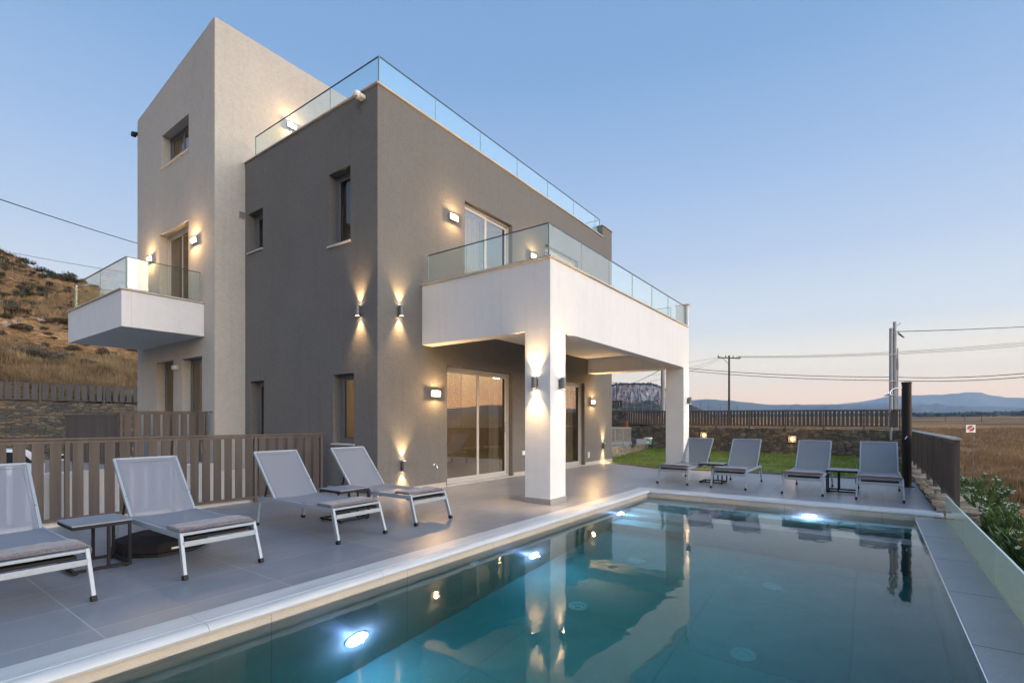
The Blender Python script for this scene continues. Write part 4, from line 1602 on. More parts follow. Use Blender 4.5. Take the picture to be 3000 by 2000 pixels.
# ------------------------------------------------------------------ lamps, camera, tap and other things on the walls
def updown(loc, normal, label, e=33.0):
    nrm = Vector(normal)
    o = empty("wall_spotlight", loc, label, "wall lamp", "up and down wall lamps")
    c = nrm * 0.062
    r_, h_ = 0.043, 0.085
    body = MB()
    prof = [(r_, -h_), (r_, h_), (r_ - .005, h_), (r_ - .005, h_ - .02), (.001, h_ - .02)]
    body.lathe(c, [(.001, -h_ + .02), (r_ - .005, -h_ + .02), (r_ - .005, -h_), (r_, -h_), (r_, h_), (r_ - .005, h_), (r_ - .005, h_ - .02), (.001, h_ - .02)], 24)
    body.build("housing", M['lampgrey'], o, smooth='auto', local=True)
    sd_ = Vector((0, 0, 1)).cross(nrm)
    pl = MB().sweep([(-.03, -.05), (.03, -.05), (.03, .05), (-.03, .05)], nrm * .0, nrm * .03)
    pl.build("bracket", M['lampgrey'], o, local=True)
    for s in (-1, 1):
        MB().lathe(c + Vector((0, 0, s * (h_ - .018))), [(.033, 0), (.033, .004), (.001, .004)], 20).build("lens", M['spotglow'], o, local=True)
        l = bpy.data.lights.new("spot", 'SPOT')
        l.energy = e
        l.color = (1.0, 0.62, 0.27)
        l.spot_size = R(76)
        l.spot_blend = 1.0
        l.shadow_soft_size = 0.012
        b = bpy.data.objects.new("bulb", l)
        COL.objects.link(b)
        b.parent = o
        b.location = c + Vector((0, 0, s * (h_ - .008)))
        b.rotation_euler = (0, 0, 0) if s < 0 else (PI, 0, 0)
        b.rotation_euler = Vector((0, 0, -s)).to_track_quat('Z', 'Y').to_euler()


updown((0, 0.44, 3.085), (-1, 0, 0), "cylindrical up and down lamp on the dark side wall, left of the corner")
updown((0.455, 0, 3.11), (0, -1, 0), "cylindrical up and down lamp high on the front wall, right of the corner")
updown((0.517, 0, 0.48), (0, -1, 0), "cylindrical up and down lamp low on the front wall behind a lounger")
updown((0.99, -2.44, 1.81), (-1, 0, 0), "up and down lamp on the left face of the near white column", 42)
updown((1.262, -2.6865, 1.81), (0, -1, 0), "up and down lamp on the pool side face of the near white column", 42)
updown((7.72, -2.6865, 1.77), (0, -1, 0), "up and down lamp on the far white column, seen edge on", 42)
updown((8.374, 0, 0.51), (0, -1, 0), "up and down lamp low on the front wall next to the lawn")


def bulkhead(loc, ax, label, on=True, group="oval wall lamps"):
    """wide bulkhead lamp; ax 'y': on a wall facing -y; 'x': on a wall facing -x"""
    o = empty("bulkhead_lamp", loc, label, "wall lamp", group, rz=0 if ax == 'y' else -PI / 2)
    b = MB().box(-.115, .115, -.035, 0, -.056, .056)
    b.build("housing", M['lampsilver'], o, bevel=.012, local=True)
    rim = MB().box(-.118, .118, -.046, -.035, -.058, .058)
    rim.build("rim", M['lampsilver'], o, bevel=.003, local=True)
    dfm = MB().box(-.098, .098, -.080, -.036, -.044, .044)
    dfm.build("diffuser", M['diffuser'] if on else M['whiteplastic'], o, bevel=.030, seg=5, local=True)
    if on:
        l = bpy.data.lights.new("bulb", 'POINT')
        l.energy = 34.0
        l.color = (1.0, .60, .25)
        l.shadow_soft_size = .025
        q = bpy.data.objects.new("bulb", l)
        COL.objects.link(q)
        q.parent = o
        q.location = (0, -.062, 0)


bulkhead((1.302, 0, 1.745), 'y', "lit oval wall lamp left of the lower sliding door")
bulkhead((7.662, 0, 1.79), 'y', "lit oval wall lamp near the far end of the lower front wall")
bulkhead((1.79, 0, 5.14), 'y', "lit oval wall lamp left of the upper sliding door")
bulkhead((4.56, 0, 5.14), 'y', "lit oval wall lamp seen through the balcony glass at its corner")
bulkhead((d_, 5.224, 5.107), 'x', "lit oval wall lamp right of the tower balcony door")
bulkhead((d_, 7.676, 5.18), 'x', "lit oval wall lamp left of the tower balcony door")
bulkhead((d_, 6.20, 2.45), 'x', "unlit oval wall lamp between the two ground windows of the tower", False)
bulkhead((1.04, L0, 8.04), 'y', "lit oval wall lamp on the tower wall above the roof terrace")

cmr = empty("security_camera", (0, 0.356, 6.64), "white dome security camera under the roof corner", "camera")
MB().box(-.09, 0, -.06, .06, -.045, .02).build("bracket", M['whiteplastic'], cmr, bevel=.012, local=True)
MB().lathe((-.13, .0, -.02), [(.03, .055), (.062, .04), (.066, 0), (.062, -.012)], 24).build("hood", M['whiteplastic'], cmr, smooth='auto', local=True)
MB().lathe((-.13, .0, -.02), [(.055, -.005), (.05, -.03), (.035, -.05), (.001, -.058)], 20).build("dome", M['whiteplastic'], cmr, smooth=True, local=True)
MB().lathe((-.155, -.015, -.055), [(.022, .0), (.02, -.014), (.001, -.016)], 14).build("lens", M['black'], cmr, local=True)
bc = empty("floodlight", (-0.62, 8.66, 7.6), "small black floodlight on the rear corner of the tower", "lamp")
pz = (d_ - .02, 8.62, 8.62)
bc.location = (d_ - .05, 8.68, 8.53)
MB().box(-.05, .05, -.05, .06, -.05, .05).build("head", M['black'], bc, bevel=.01, local=True)
MB().box(.0, .06, -.12, -.05, -.03, .03).build("bracket", M['black'], bc, local=True)

tap = empty("garden_tap", (1.296, 0, 0.43), "small brass garden tap on the front wall", "tap")
MB().tube((0, 0, 0), (0, -.07, 0), .014).tube((0, -.06, 0), (0, -.08, -.05), .011).lathe((0, 0, 0), [(.024, 0), (.024, -.008), (.014, -.01)], 16, 'y').build("spout", M['chrome'], tap, smooth='auto', local=True)
MB().bar((-.025, -.055, .035), (.025, -.055, .035), .012, .008).tube((0, -.055, 0), (0, -.055, .035), .006).build("handle", M['chrome'], tap, local=True)
for loc, nm, lb, cat, w_, h_ in (((4.173, 0, .511), "outdoor_socket", "small white outdoor socket beside the near column", "socket", .05, .05),
                                 ((7.43, 0, .29), "switch_plate", "tall white plate low on the wall by the second sliding door", "plate", .035, .085)):
    o = empty(nm, loc, lb, cat)
    MB().box(-w_, w_, -.03, 0, -h_, h_).build("box", M['whiteplastic'], o, bevel=.006, local=True)
    MB().box(-w_ * .7, w_ * .7, -.038, -.0305, -h_ * .7, h_ * .7).build("cover", M['whiteplastic'], o, bevel=.003, local=True)


# ------------------------------------------------------------------ loungers, towels, side tables
def make_lounger():
    """origin on the floor between the two feet at the foot end; the head end lies towards +y"""
    root = empty("sun_lounger", (0, 0, 0), "", "sun lounger", "grey sling sun loungers by the pool")
    fr = MB()
    for s in (-1, 1):
        fr.bar((s * .287, .125, .325), (s * .287, 1.52, .325), .026, .045)
        fr.bar((s * .287, 1.50, .325), (s * .287, 1.60, .300), .026, .045)
    fr.bar((-.287, .125, .335), (.287, .125, .335), .03, .022)
    fr.bar((-.282, .085, .262), (.282, .085, .262), .022, .042)
    fr.bar((-.282, 1.585, .275), (.282, 1.585, .275), .022, .03)
    fr.bar((-.282, 1.29, .315), (.282, 1.29, .315), .025, .025)
    fr.bar((-.282, .70, .298), (.282, .70, .298), .025, .02)
    fr.build("frame", M['silver'], root, bevel=.004, local=True)
    for s in (-1, 1):
        for a, b in (((s * .287, .13, .345), (s * .298, .012, .0)), ((s * .287, 1.565, .32), (s * .298, 1.615, .0))):
            a, b = Vector(a), Vector(b)
            lg = MB().bar(b, a, .026, .042, up=(0, 1, 0)).build("leg", M['silver'], root, bevel=.004, local=True)
            e = b + (a - b).normalized() * .038
            MB().bar(b, e, .032, .048, up=(0, 1, 0)).build("foot_cap", M['black'], lg, bevel=.003, local=True)
    # backrest: hinge (y 1.27, z .335) to top (y 1.745, z .865)
    h, t = Vector((0, 1.27, .335)), Vector((0, 1.742, .858))
    d = (t - h).normalized()
    bk = MB()
    for s in (-1, 1):
        bk.bar((s * .268, h.y, h.z), (s * .268, t.y, t.z), .022, .030, up=(0, -d.z, d.y))
    bk.tube((-.268, t.y, t.z), (.268, t.y, t.z), .013)
    bk.build("backrest_frame", M['silver'], root, bevel=.003, local=True)
    for s in (-1, 1):                                 # stays behind the backrest
        st_ = MB().bar((s * .262, 1.50, .335), (s * .262, 1.43, .53), .012, .022, up=(0, 1, 0))
        st_.build("stay", M['black'], root, local=True)
    sg = MB()
    nu, nv = 10, 14

    def sheet(f):
        b0 = len(sg.v)
        for j in range(nv + 1):
            for i in range(nu + 1):
                sg.v.append(f(i / nu, j / nv))
        for j in range(nv):
            for i in range(nu):
                a = b0 + j * (nu + 1) + i
                sg.f.append((a, a + 1, a + nu + 2, a + nu + 1))
    sheet(lambda a, b: ((a - .5) * .55, .115 + b * 1.155, .352 - .012 * math.sin(PI * a)))
    seat = sg.build("seat_sling", M['sling'], root, smooth=True, recalc=False, local=True)
    sg = MB()
    nrm = Vector((0, -d.z, d.y))
    sheet(lambda a, b: tuple(Vector(((a - .5) * .54, 0, 0)) + h + (t - h) * b + nrm * (.010 - .010 * math.sin(PI * a))))
    bsl = sg.build("back_sling", M['sling'], root, smooth=True, recalc=False, local=True)
    hm = MB()
    for s in (-1, 1):
        a = Vector((s * .235, 0, 0))
        hm.bar(a + h + nrm * .008, a + t + nrm * .008, .008, .004, up=nrm)
    hm.bar(Vector((-.24, 0, 0)) + h + (t - h) * .93 + nrm * .006, Vector((.24, 0, 0)) + h + (t - h) * .93 + nrm * .006, .006, .004, up=nrm)
    hm.build("hem", M['sling'], bsl, local=True)
    MB().box(-.24, .24, .15, .25, .278, .300).build("storage_bar", M['black'], root, bevel=.004, local=True)
    return root


LB = [((-4.51, -2.225, 0), 0, "lounger cut by the left edge of the photo"),
      ((-3.355, -2.225, 0), 0, "lounger above the black umbrella base, second from the left edge"),
      ((-1.975, -2.215, 0), 0, "lounger left of the near black side table, third from the left edge"),
      ((-0.905, -2.195, 0), 0, "lounger closest to the house wall, under the low wall lamp"),
      ((4.47, -3.345, 0), -PI / 2 - .05, "lounger in front of the far white column"),
      ((4.37, -4.40, 0), -PI / 2, "far side lounger with grass behind it, right of the far low table"),
      ((4.315, -5.58, 0), -PI / 2 - .03, "far side lounger left of the tall narrow black table"),
      ((4.265, -6.63, 0), -PI / 2, "lounger in front of the black shower column")]
lp_ = make_lounger()
for i, (loc, rz, lab) in enumerate(LB):
    o = lp_ if i == 0 else dup(lp_, (0, 0, 0))
    o.location = loc
    o.rotation_euler = (0, 0, rz)
    o["label"] = "grey sling " + lab


def towel(loc, rz, seed, side, label, length=.60, width=.24, y0=.17, hang=.10):
    """folded towel laid across the foot end; one end droops over a side rail"""
    rr = random.Random(seed)
    o = empty("towel", loc, label, "towel", "folded grey brown towels on the loungers", rz=rz)
    mb = MB()
    nu, nv = 46, 14
    th = .017
    L_ = length + hang
    for lay in (0, 1):
        for i in range(nu + 1):
            for j in range(nv + 1):
                u, v = i / nu, j / nv
                s = u * L_
                if s < length:
                    x, z = -length / 2 + s, .366
                    nx_, nz_ = 0, 1
                    ed = length - s
                    if ed < .03:
                        z -= (.03 - ed) * .3
                else:
                    x, z = length / 2 + .012, .352 - (s - length) * .95
                    nx_, nz_ = 1, 0
                edge = min(1, min(u, 1 - u) * L_ / .02) * min(1, min(v, 1 - v) * width / .02)
                k = th * (0.75 + .25 * math.sqrt(max(0, edge))) if lay else 0.0
                k += (.007 * noise.noise(Vector((s * 9 + seed, v * 2.2, seed))) + .004 * noise.noise(Vector((s * 30, v * 8, seed)))) * lay
                wob = .012 * noise.noise(Vector((s * 5, seed * 2.1, 0)))
                mb.v.append(((x + nx_ * k) * side, y0 + v * width + wob + .02 * (u - .5), z + nz_ * k))
        b0 = lay * (nu + 1) * (nv + 1)
        for i in range(nu):
            for j in range(nv):
                a = b0 + i * (nv + 1) + j
                mb.f.append((a, a + 1, a + nv + 2, a + nv + 1))
    m = (nu + 1) * (nv + 1)
    rim = [(i * (nv + 1)) for i in range(nu + 1)] + [nu * (nv + 1) + j for j in range(1, nv + 1)] + [i * (nv + 1) + nv for i in range(nu - 1, -1, -1)] + [j for j in range(nv - 1, 0, -1)]
    for a, b in zip(rim, rim[1:] + rim[:1]):
        mb.f.append((a, b, b + m, a + m))
    mb.build("cloth", M['towel'], o, smooth=True, local=True)
    mb2 = MB()
    # lower fold seen beneath the upper layer
    for k_ in (0.30,):
        mb2.box(-length / 2 * 1, length / 2 * .985, y0 - .004, y0 + width * .96, .352, .3665)
    mb2.build("lower_fold", M['towel'], o, bevel=.006, local=True)
    return o


TL = ["towel on the lounger cut by the left edge", "towel on the lounger above the umbrella base", "towel on the lounger left of the near side table", "towel on the lounger closest to the house wall",
      "towel on the lounger before the far column", "towel on the far lounger right of the far low table", "towel on the far lounger left of the tall narrow table", "towel on the lounger before the shower"]
for i, (loc, rz, lab) in enumerate(LB):
    towel(loc, rz, 3 + i, 1 if i < 4 else -1, "folded grey brown " + TL[i], length=.59 if i < 4 else .57, hang=.10 if i in (1, 2, 3) else (.05 if i == 0 else .12), width=.25 if i < 4 else .30, y0=.15 if i < 4 else .08)


def side_table(loc, rz, sx, sy, h, label):
    """C-shaped side table: base frame, two uprights per side at +x, top slab"""
    o = empty("side_table", loc, label, "side table", "black metal side tables", rz=rz)
    MB().box(-sx / 2, sx / 2, -sy / 2, sy / 2, h - .012, h).build("table_top", M['tabletop'], o, bevel=.002, local=True)
    f = MB()
    t = .022
    for z in (.025, h - .028):
        for s in (-1, 1):
            f.box(-sx / 2 + .004, sx / 2 - .004, s * (sy / 2 - .004) - (t if s > 0 else 0), s * (sy / 2 - .004) + (0 if s > 0 else t), z - .011, z + .0135)
        f.box(-sx / 2 + .004, -sx / 2 + .004 + t, -sy / 2 + .03, sy / 2 - .03, z - .011, z + .0135)
        f.box(sx / 2 - .004 - t, sx / 2 - .004, -sy / 2 + .03, sy / 2 - .03, z - .011, z + .0135)
    for s in (-1, 1):
        for x in (sx / 2 - .015, sx * .10):
            yy = s * (sy / 2 - .015)
            f.box(x - .011, x + .011, yy - .011, yy + .011, .0385, h - .0395)
    f.build("frame", M['anthra'], o, bevel=.002, local=True)
    for sx_ in (-1, 1):
        for sy_ in (-1, 1):
            MB().lathe((sx_ * (sx / 2 - .03), sy_ * (sy / 2 - .03), 0), [(.014, 0), (.014, .015)], 10).build("foot", M['black'], o, local=True)
    return o


side_table((-3.945, -1.175, 0), 0, .40, .44, .40, "black side table with grey slab top at far left, between two loungers")
side_table((-1.44, -1.145, 0), 0, .44, .43, .40, "black side table between the two loungers nearest the house")
side_table((5.25, -3.93, 0), PI / 2 + PI, .46, .42, .40, "low black side table between the two far loungers nearest the column")
side_table((5.15, -6.11, 0), PI / 2, .46, .42, .40, "narrow black side table left of the lounger by the shower")

ub = empty("umbrella_base", (-3.37, -0.93, 0), "heavy black octagonal parasol base lying under a lounger", "umbrella base")
r8 = [(.39 * math.cos(PI / 8 + k * PI / 4), .39 * math.sin(PI / 8 + k * PI / 4)) for k in range(8)]
MB().prism([(a * 1.0, b * 1.0) for a, b in r8], .0, .03).build("foot_plate", M['black'], ub, bevel=.006, local=True)
bmx = MB()
bmx.v = [(a * 1.0, b * 1.0, .032) for a, b in r8] + [(a * .97, b * .97, .125) for a, b in r8] + [(a * .55, b * .55, .165) for a, b in r8]
bmx.f = [tuple(range(8))[::-1], tuple(range(16, 24))] + [(j * 8 + i, j * 8 + (i + 1) % 8, (j + 1) * 8 + (i + 1) % 8, (j + 1) * 8 + i) for j in (0, 1) for i in range(8)]
bmx.build("tank", plain("black_tank", (.014, .014, .017), .7, var=.25, scale=9, spec=.2), ub, bevel=.01, local=True)
MB().lathe((0.05, 0.02, .163), [(.06, 0), (.06, .012), (.04, .014), (.038, .004), (.001, .004)], 20).build("socket_ring", M['black'], ub, smooth='auto', local=True)
MB().box(-.05, .05, -.385, -.37, .06, .075).build("tag", M['whiteplastic'], ub, local=True)


# ------------------------------------------------------------------ fences of wide composite slats
def slat_fence(root, p, q, zb0, zt0, zb1, zt1, post_t, pitch, slat, mat, ground=-.08, rail_w=.06, groove=False, post_w=.05, foot=None, lastpost=True, firstpost=True, thick=.010):
    """p, q plan points; zb/zt lower and upper edge at each end"""
    p, q = Vector((*p, 0)), Vector((*q, 0))
    L_ = (q - p).length
    d = (q - p).normalized()
    zb = lambda s: zb0 + (zb1 - zb0) * s / L_
    zt = lambda s: zt0 + (zt1 - zt0) * s / L_
    P = lambda s, z: p + d * s + Vector((0, 0, z))
    MB().bar(P(-.03, zt(0) - .006), P(L_ + .03, zt(L_) - .006), rail_w, .022).build("top_rail", mat, root, bevel=.003)
    MB().bar(P(0, zt(0) - .040), P(L_, zt(L_) - .040), .03, .035).build("rail", mat, root)
    MB().bar(P(0, zb(0) + .018), P(L_, zb(L_) + .018), .03, .036).build("rail", mat, root)
    edges = sorted(set([0.0] + list(post_t) + [L_]))
    for s in post_t if True else []:
        if (s < .01 and not firstpost) or (s > L_ - .01 and not lastpost):
            continue
        MB().bar(P(s, ground), P(s, zt(s) - .018), post_w, post_w * .9, up=d).build("post", mat, root, bevel=.003)
        if foot:
            MB().bar(P(s, foot), P(s, foot + .012), post_w * 1.5, post_w * 1.5, up=d).build("post_foot", mat, root, bevel=.002)
    sl2 = MB()
    nrm = d.cross(Vector((0, 0, 1)))
    for a, b in zip(edges, edges[1:]):
        w_ = b - a - post_w
        n_ = max(1, int(round(w_ / pitch)))
        pt = w_ / n_
        sw = slat * pt / pitch
        for i in range(n_):
            s0 = a + post_w / 2 + pt * (i + .5) - sw / 2
            s1 = s0 + sw
            z0a, z1a = zb((s0 + s1) / 2) + .037, zt((s0 + s1) / 2) - .058
            if groove:
                m_n = 7
                prof = []
                for k in range(m_n):
                    x0, x1 = s0 + sw * k / m_n, s0 + sw * (k + 1) / m_n
                    g_ = sw / m_n * .26
                    prof += [(x0, .006), (x0 + g_ * .5, .006), (x0 + g_ * .6, .0105), (x1 - g_ * .6, .0105), (x1 - g_ * .5, .006)]
                prof.append((s1, .006))
                front = [p + d * x - (-nrm) * 0 + nrm * y for x, y in prof]
                back = [p + d * x - nrm * y for x, y in reversed(prof)]
                ring_ = [(v.x, v.y) for v in front + back]
                sl2.prism(ring_, z0a, z1a)
            else:
                A, B = p + d * s0, p + d * s1
                t = nrm * thick
                sl2.prism([(A.x - t.x, A.y - t.y), (B.x - t.x, B.y - t.y), (B.x + t.x, B.y + t.y), (A.x + t.x, A.y + t.y)], z0a, z1a)
    sl2.build("slat_panel", mat, root)


ff = empty("terrace_fence", (-2.0, 1.13, 0), "brown composite slat fence along the terrace behind the loungers", "fence")
slat_fence(ff, (-7.0, 1.13), (-0.262, 1.13), .095, 1.038, .05, 1.03, [.035 + .0, 1.15, 2.265, 3.38, 4.493, 5.586, 6.713], .149, .100, M['wpc'], ground=-.0, groove=True, post_w=.048, rail_w=.075)
kw = empty("parapet_wall", (-4, 1.4, 0), "low white parapet wall behind the terrace fence", "wall")
M['wall_white'] = stucco('white_wall_paint', (0.78, 0.78, 0.79), 0.03, 0.2)
MB().box(-9, -1.90, 1.365, 1.56, -1.3, .615).build("high_section", M['wall_white'], kw, bevel=.006)
MB().box(-1.8995, -1.345, 1.366, 1.559, -1.3, .485).build("low_section", M['wall_white'], kw, bevel=.006)
MB().box(-9, -1.36, 1.20, 1.364, -.2, .062).build("kerb", M['white'], kw, bevel=.004)
MB().box(-1.3445, -.012, 1.366, 1.559, -1.3, .02).build("base_section", M['concrete'], kw)
tf = empty("tower_fence", (-1.4, 4.45, 0), "brown slat fence of the small terrace in front of the tower", "fence")
slat_fence(tf, (-2.166, 4.45), (-.700, 4.45), .86, 1.415, .86, 1.438, [.02, 1.44], .153, .108, M['wpc'], ground=.3, groove=False, post_w=.042)
MB().bar((-.70, 4.45, 1.432), (-.6125, 4.45, 1.434), .05, .022).build("rail_end", M['wpc'], tf)
tag(MB().box(-2.25, d_ - .001, 4.55, 9.2, -1.0, .33).build("tower_terrace", M['concrete']), "raised concrete terrace in front of the tower doors", kind='structure')
gt = empty("slat_gate", (-1.7, 8.1, 0), "dark slatted screen fence left of the tower terrace", "fence")
ga, gb = ray(192, 1216, 11.5), ray(347, 1214, 10.3)
slat_fence(gt, (ga.x, ga.y), (gb.x, gb.y), -.3, 1.385, -.3, 1.39, [.03, .55, 1.1, (Vector((gb.x, gb.y)) - Vector((ga.x, ga.y))).length - .03], .085, .072, M['wpc_dark'], ground=-1.0, rail_w=.05, post_w=.03)

bf = empty("rear_fence", (0, 20.4, 0), "dark slat fence on top of the rear stone wall below the hillside", "fence")
slat_fence(bf, (-12.6, 20.45), (12.0, 20.45), 2.10, 2.78, 2.10, 2.78, [i * 2.05 + .1 for i in range(12)] + [24.5], .235, .165, M['wpc_dark'], ground=1.95, post_w=.07)
for s in (0,):
    pass
fp0, fp1 = (15.98 + .02, -7.62), (17.43, 3.03)
fr_ = empty("garden_fence", (16.7, -2.3, 1), "dark slat fence on top of the garden wall behind the lawn", "fence")
Lf = math.dist(fp0, fp1)
yp = [-6.305, -5.074, -3.818, -2.506, -1.195, 0.16, 1.565]
slat_fence(fr_, fp0, fp1, 1.045, 1.642, 1.09, 1.745, [.33] + [(y + 7.62) / 10.65 * Lf for y in yp] + [Lf - .02], .130, .088, M['wpc_dark'], ground=.9, post_w=.045)
f2 = empty("upper_garden_fence", (17.6, 4, 1.8), "short piece of dark slat fence on the higher stone wall beside the house", "fence")
slat_fence(f2, (17.48, 3.28), (18.1, 8.0), 1.93, 2.26, 1.93, 2.30, [.03, 1.4, 2.8, 4.2], .130, .088, M['wpc_dark'], ground=1.7, post_w=.045)
rf = empty("side_fence", (9.5, -7.47, 0), "brown slat fence seen edge on, on the low stone wall at right", "fence")
rx = [3.70, 5.33, 6.66, 8.00, 9.32, 10.72, 12.15, 13.5, 14.8, 15.9]
slat_fence(rf, (3.70, -7.47), (15.95, -7.47), .135, .985, .135, .955, [x - 3.70 for x in rx[:-1]] + [12.2], .149, .105, M['wpc'], ground=.03, groove=True, post_w=.055)
# rounded aluminium cap
MB().sweep([(.045 * math.cos(a), .036 * math.sin(a)) for a in [PI * k / 10 for k in range(11)]], (3.62, -7.47, .985), (15.97, -7.47, .955)).build("rounded_cap", M['alu'], rf, smooth='auto')


# ------------------------------------------------------------------ stone walls
def stone_wall(name, label, poly, z0, z1, mat, capmat=None, rough=.03, step=.22, seed=0, cap=.0):
    """closed plan polygon (ccw) extruded and roughened"""
    mb = MB()
    n = len(poly)
    pts = []
    for i in range(n):
        a, b = Vector(poly[i]), Vector(poly[(i + 1) % n])
        k = max(1, int((b - a).length / step))
        for j in range(k):
            pts.append(a + (b - a) * j / k)
    nz = max(2, int((z1 - z0) / step))
    c = sum((Vector(p) for p in poly), Vector((0, 0))) / n
    for j in range(nz + 1):
        z = z0 + (z1 - z0) * j / nz
        for p in pts:
            o_ = rough * noise.noise(Vector((p.x * 4 + seed, p.y * 4, z * 5)))
            q = p + (p - c).normalized() * o_
            mb.v.append((q.x, q.y, z + (rough * .8 * noise.noise(Vector((p.x * 2.3, p.y * 2.3, seed))) if j == nz else 0)))
    m = len(pts)
    for j in range(nz):
        for i in range(m):
            mb.f.append((j * m + i, j * m + (i + 1) % m, (j + 1) * m + (i + 1) % m, (j + 1) * m + i))
    w_ = tag(mb.build(name, mat), label, "stone wall")
    tp = MB()
    tp.v = [mb.v[nz * m + i] for i in range(m)]
    tp.f = [tuple(range(m))]
    bm = bmesh.new()
    return w_, [mb.v[nz * m + i] for i in range(m)]


def strip_wall(name, label, p, q, thick, z0, z1a, z1b, mat, capmat, rough=.03, seed=0, side=1, step=.16, capover=.0):
    """straight wall from p to q; thickness to the left of the direction * side"""
    p, q = Vector(p), Vector(q)
    L_ = (q - p).length
    d = (q - p).normalized()
    nn = Vector((-d.y, d.x)) * side
    root = empty(name, (p.x, p.y, z0), label, "stone wall")
    k = int(L_ / step)
    nz = 5
    zt = lambda s: z1a + (z1b - z1a) * s / L_
    J = lambda s, z, t: rough * noise.noise(Vector((s * 3.5 + seed, z * 5 + t, seed * 1.7)))
    mb = MB()
    for i in range(k + 1):
        s = L_ * i / k
        for t in (0, 1):
            for j in range(nz + 1):
                z = z0 + (zt(s) - z0) * j / nz
                o_ = J(s, z, t * 5)
                r_ = p + d * s + nn * (thick * t + (o_ if t else -o_))
                mb.v.append((r_.x, r_.y, z + (J(s * 1.3, 0, 9) * .7 if j == nz else 0)))
    w2 = 2 * (nz + 1)
    for i in range(k):
        for t in (0, 1):
            for j in range(nz):
                a = i * w2 + t * (nz + 1) + j
                mb.f.append((a, a + 1, a + w2 + 1, a + w2))
    for i in (0, k):
        for j in range(nz):
            a = i * w2 + j
            mb.f.append((a, a + 1, a + nz + 2, a + nz + 1))
    mb.build("wall_body", mat, root, smooth='auto')
    tp = MB()
    m = 4
    for i in range(k + 1):
        s = L_ * i / k
        a = mb.v[i * w2 + nz]
        b = mb.v[i * w2 + 2 * nz + 1]
        for t in range(m + 1):
            f = t / m
            f2_ = f * (1 + 2 * capover) - capover
            z = a[2] + (b[2] - a[2]) * f + .004 + (rough * .6 * noise.noise(Vector((s * 3, f * 4, seed + 3))) if 0 < t < m else -.004)
            tp.v.append((a[0] + (b[0] - a[0]) * f2_, a[1] + (b[1] - a[1]) * f2_, z))
    for i in range(k):
        for t in range(m):
            a = i * (m + 1) + t
            tp.f.append((a, a + 1, a + m + 2, a + m + 1))
    tp.build("top_stones", capmat, root, smooth='auto', recalc=True)
    return root


strip_wall("garden_wall", "long dark rubble stone wall behind the lawn with two square lamps", (16.0, -7.66), (17.44, 3.05), .42, -.6, .93, 1.01, M['stone_far'], M['stone_cap'], .045, 1, -1)
strip_wall("upper_garden_wall", "higher piece of stone wall beside the house end", (17.47, 3.07), (18.15, 8.2), .42, -.6, 1.775, 1.80, M['stone_far'], M['stone_cap'], .045, 2, -1)
strip_wall("rear_wall", "stone retaining wall at the foot of the hillside behind the parking area", (-13.0, 20.4), (17.0, 20.4), .5, -1.1, 2.02, 2.02, M['stone'], M['stone_cap'], .06, 3, 1, .3)
strip_wall("side_wall", "low wide stone wall with flat rough top under the right fence", (3.46, -7.255), (16.0, -7.255), .42, -1.55, .045, .045, M['stone_low'], M['stone_cap'], .05, 4, -1, .14, .02)
strip_wall("lawn_wall", "low pale rubble wall rising along the lawn beside the house end", (9.15, .42), (17.3, 1.95), .35, -.3, .42, .20, M['stone_low'], M['concrete'], .04, 5, 1, .14)
a = ray(165, 1338, 12.4)
b = ray(372, 1352, 12.0)
strip_wall("planter_wall", "low grey stone planter wall seen through the terrace fence", (a.x, a.y), (b.x, b.y), .6, -1.02, .30, .24, M['stone_low'], M['concrete'], .05, 6, 1)

for (y, lab) in ((-.675, "square brass wall light with round bulb, left one in the garden wall"), (-4.065, "square brass wall light with round bulb, right one in the garden wall")):
    x = 16.0 + (y + 7.6) * 1.4 / 10.4 - .03
    o = empty("wall_light", (x, y, .655 if y > -2 else .565), lab, "wall light", "lights set in the garden wall", rz=-math.atan2(1.4, 10.4))
    MB().box(-.02, .06, -.13, .13, -.12, .12).build("plate", M['brass'], o, bevel=.004, local=True)
    ring('x', -.03, -.0205, -.13, .13, -.12, .12, .012).build("frame", M['alu'], o, local=True)
    MB().lathe((-.022, 0, .0), [(.048, 0), (.043, -.025), (.025, -.038), (.001, -.042)], 20, 'x').build("bulb_globe", M['glow'], o, smooth=True, local=True)
    l = bpy.data.lights.new("wall_bulb", 'POINT')
    l.energy = 1.1
    l.color = (1, .62, .28)
    l.shadow_soft_size = .05
    q = bpy.data.objects.new("bulb", l)
    COL.objects.link(q)
    q.parent = o
    q.location = (-.11, 0, 0)

# small rail and block above the lawn wall
sr = empty("side_rail", (11.5, .9, .4), "small grey slatted railing on the path beside the house end", "railing")
ra, rb = (10.0, .66), (13.35, 1.16)
slat_fence(sr, ra, rb, .44, 1.05, .42, 1.01, [.0, 1.1, 2.2, 3.33], .16, .075, M['slat_grey'], ground=.25, post_w=.03, rail_w=.04, thick=.002)
tag(MB().box(9.3, 17.2, .76, .77, -.3, .2).build("side_path", M['concrete']), "concrete side path", kind='structure') if False else None
sp = MB().prism([(9.2, .75), (17.2, 2.3), (17.3, 5), (9.2, 5)], -.4, .30)
tag(sp.build("side_path", M['concrete']), "pale concrete path beside the house end", kind='structure')
cb = empty("concrete_block", (13.95, 1.15, .30), "pale grey concrete block beside the green bucket", "block")
a, b = ray(1858, 1300, 19.9), ray(1888, 1300, 20.2)
MB().bar((a.x, a.y, .43), (b.x, b.y, .43), .25, .22).build("block", plain("pale_block", (.16, .165, .17), .8, var=.08), cb, bevel=.01)
bk_p = ray(1899, 1300, 21.0)
bk = empty("bucket", (bk_p.x, bk_p.y, .275), "pale green plastic paint bucket with white rim on the low wall", "bucket")
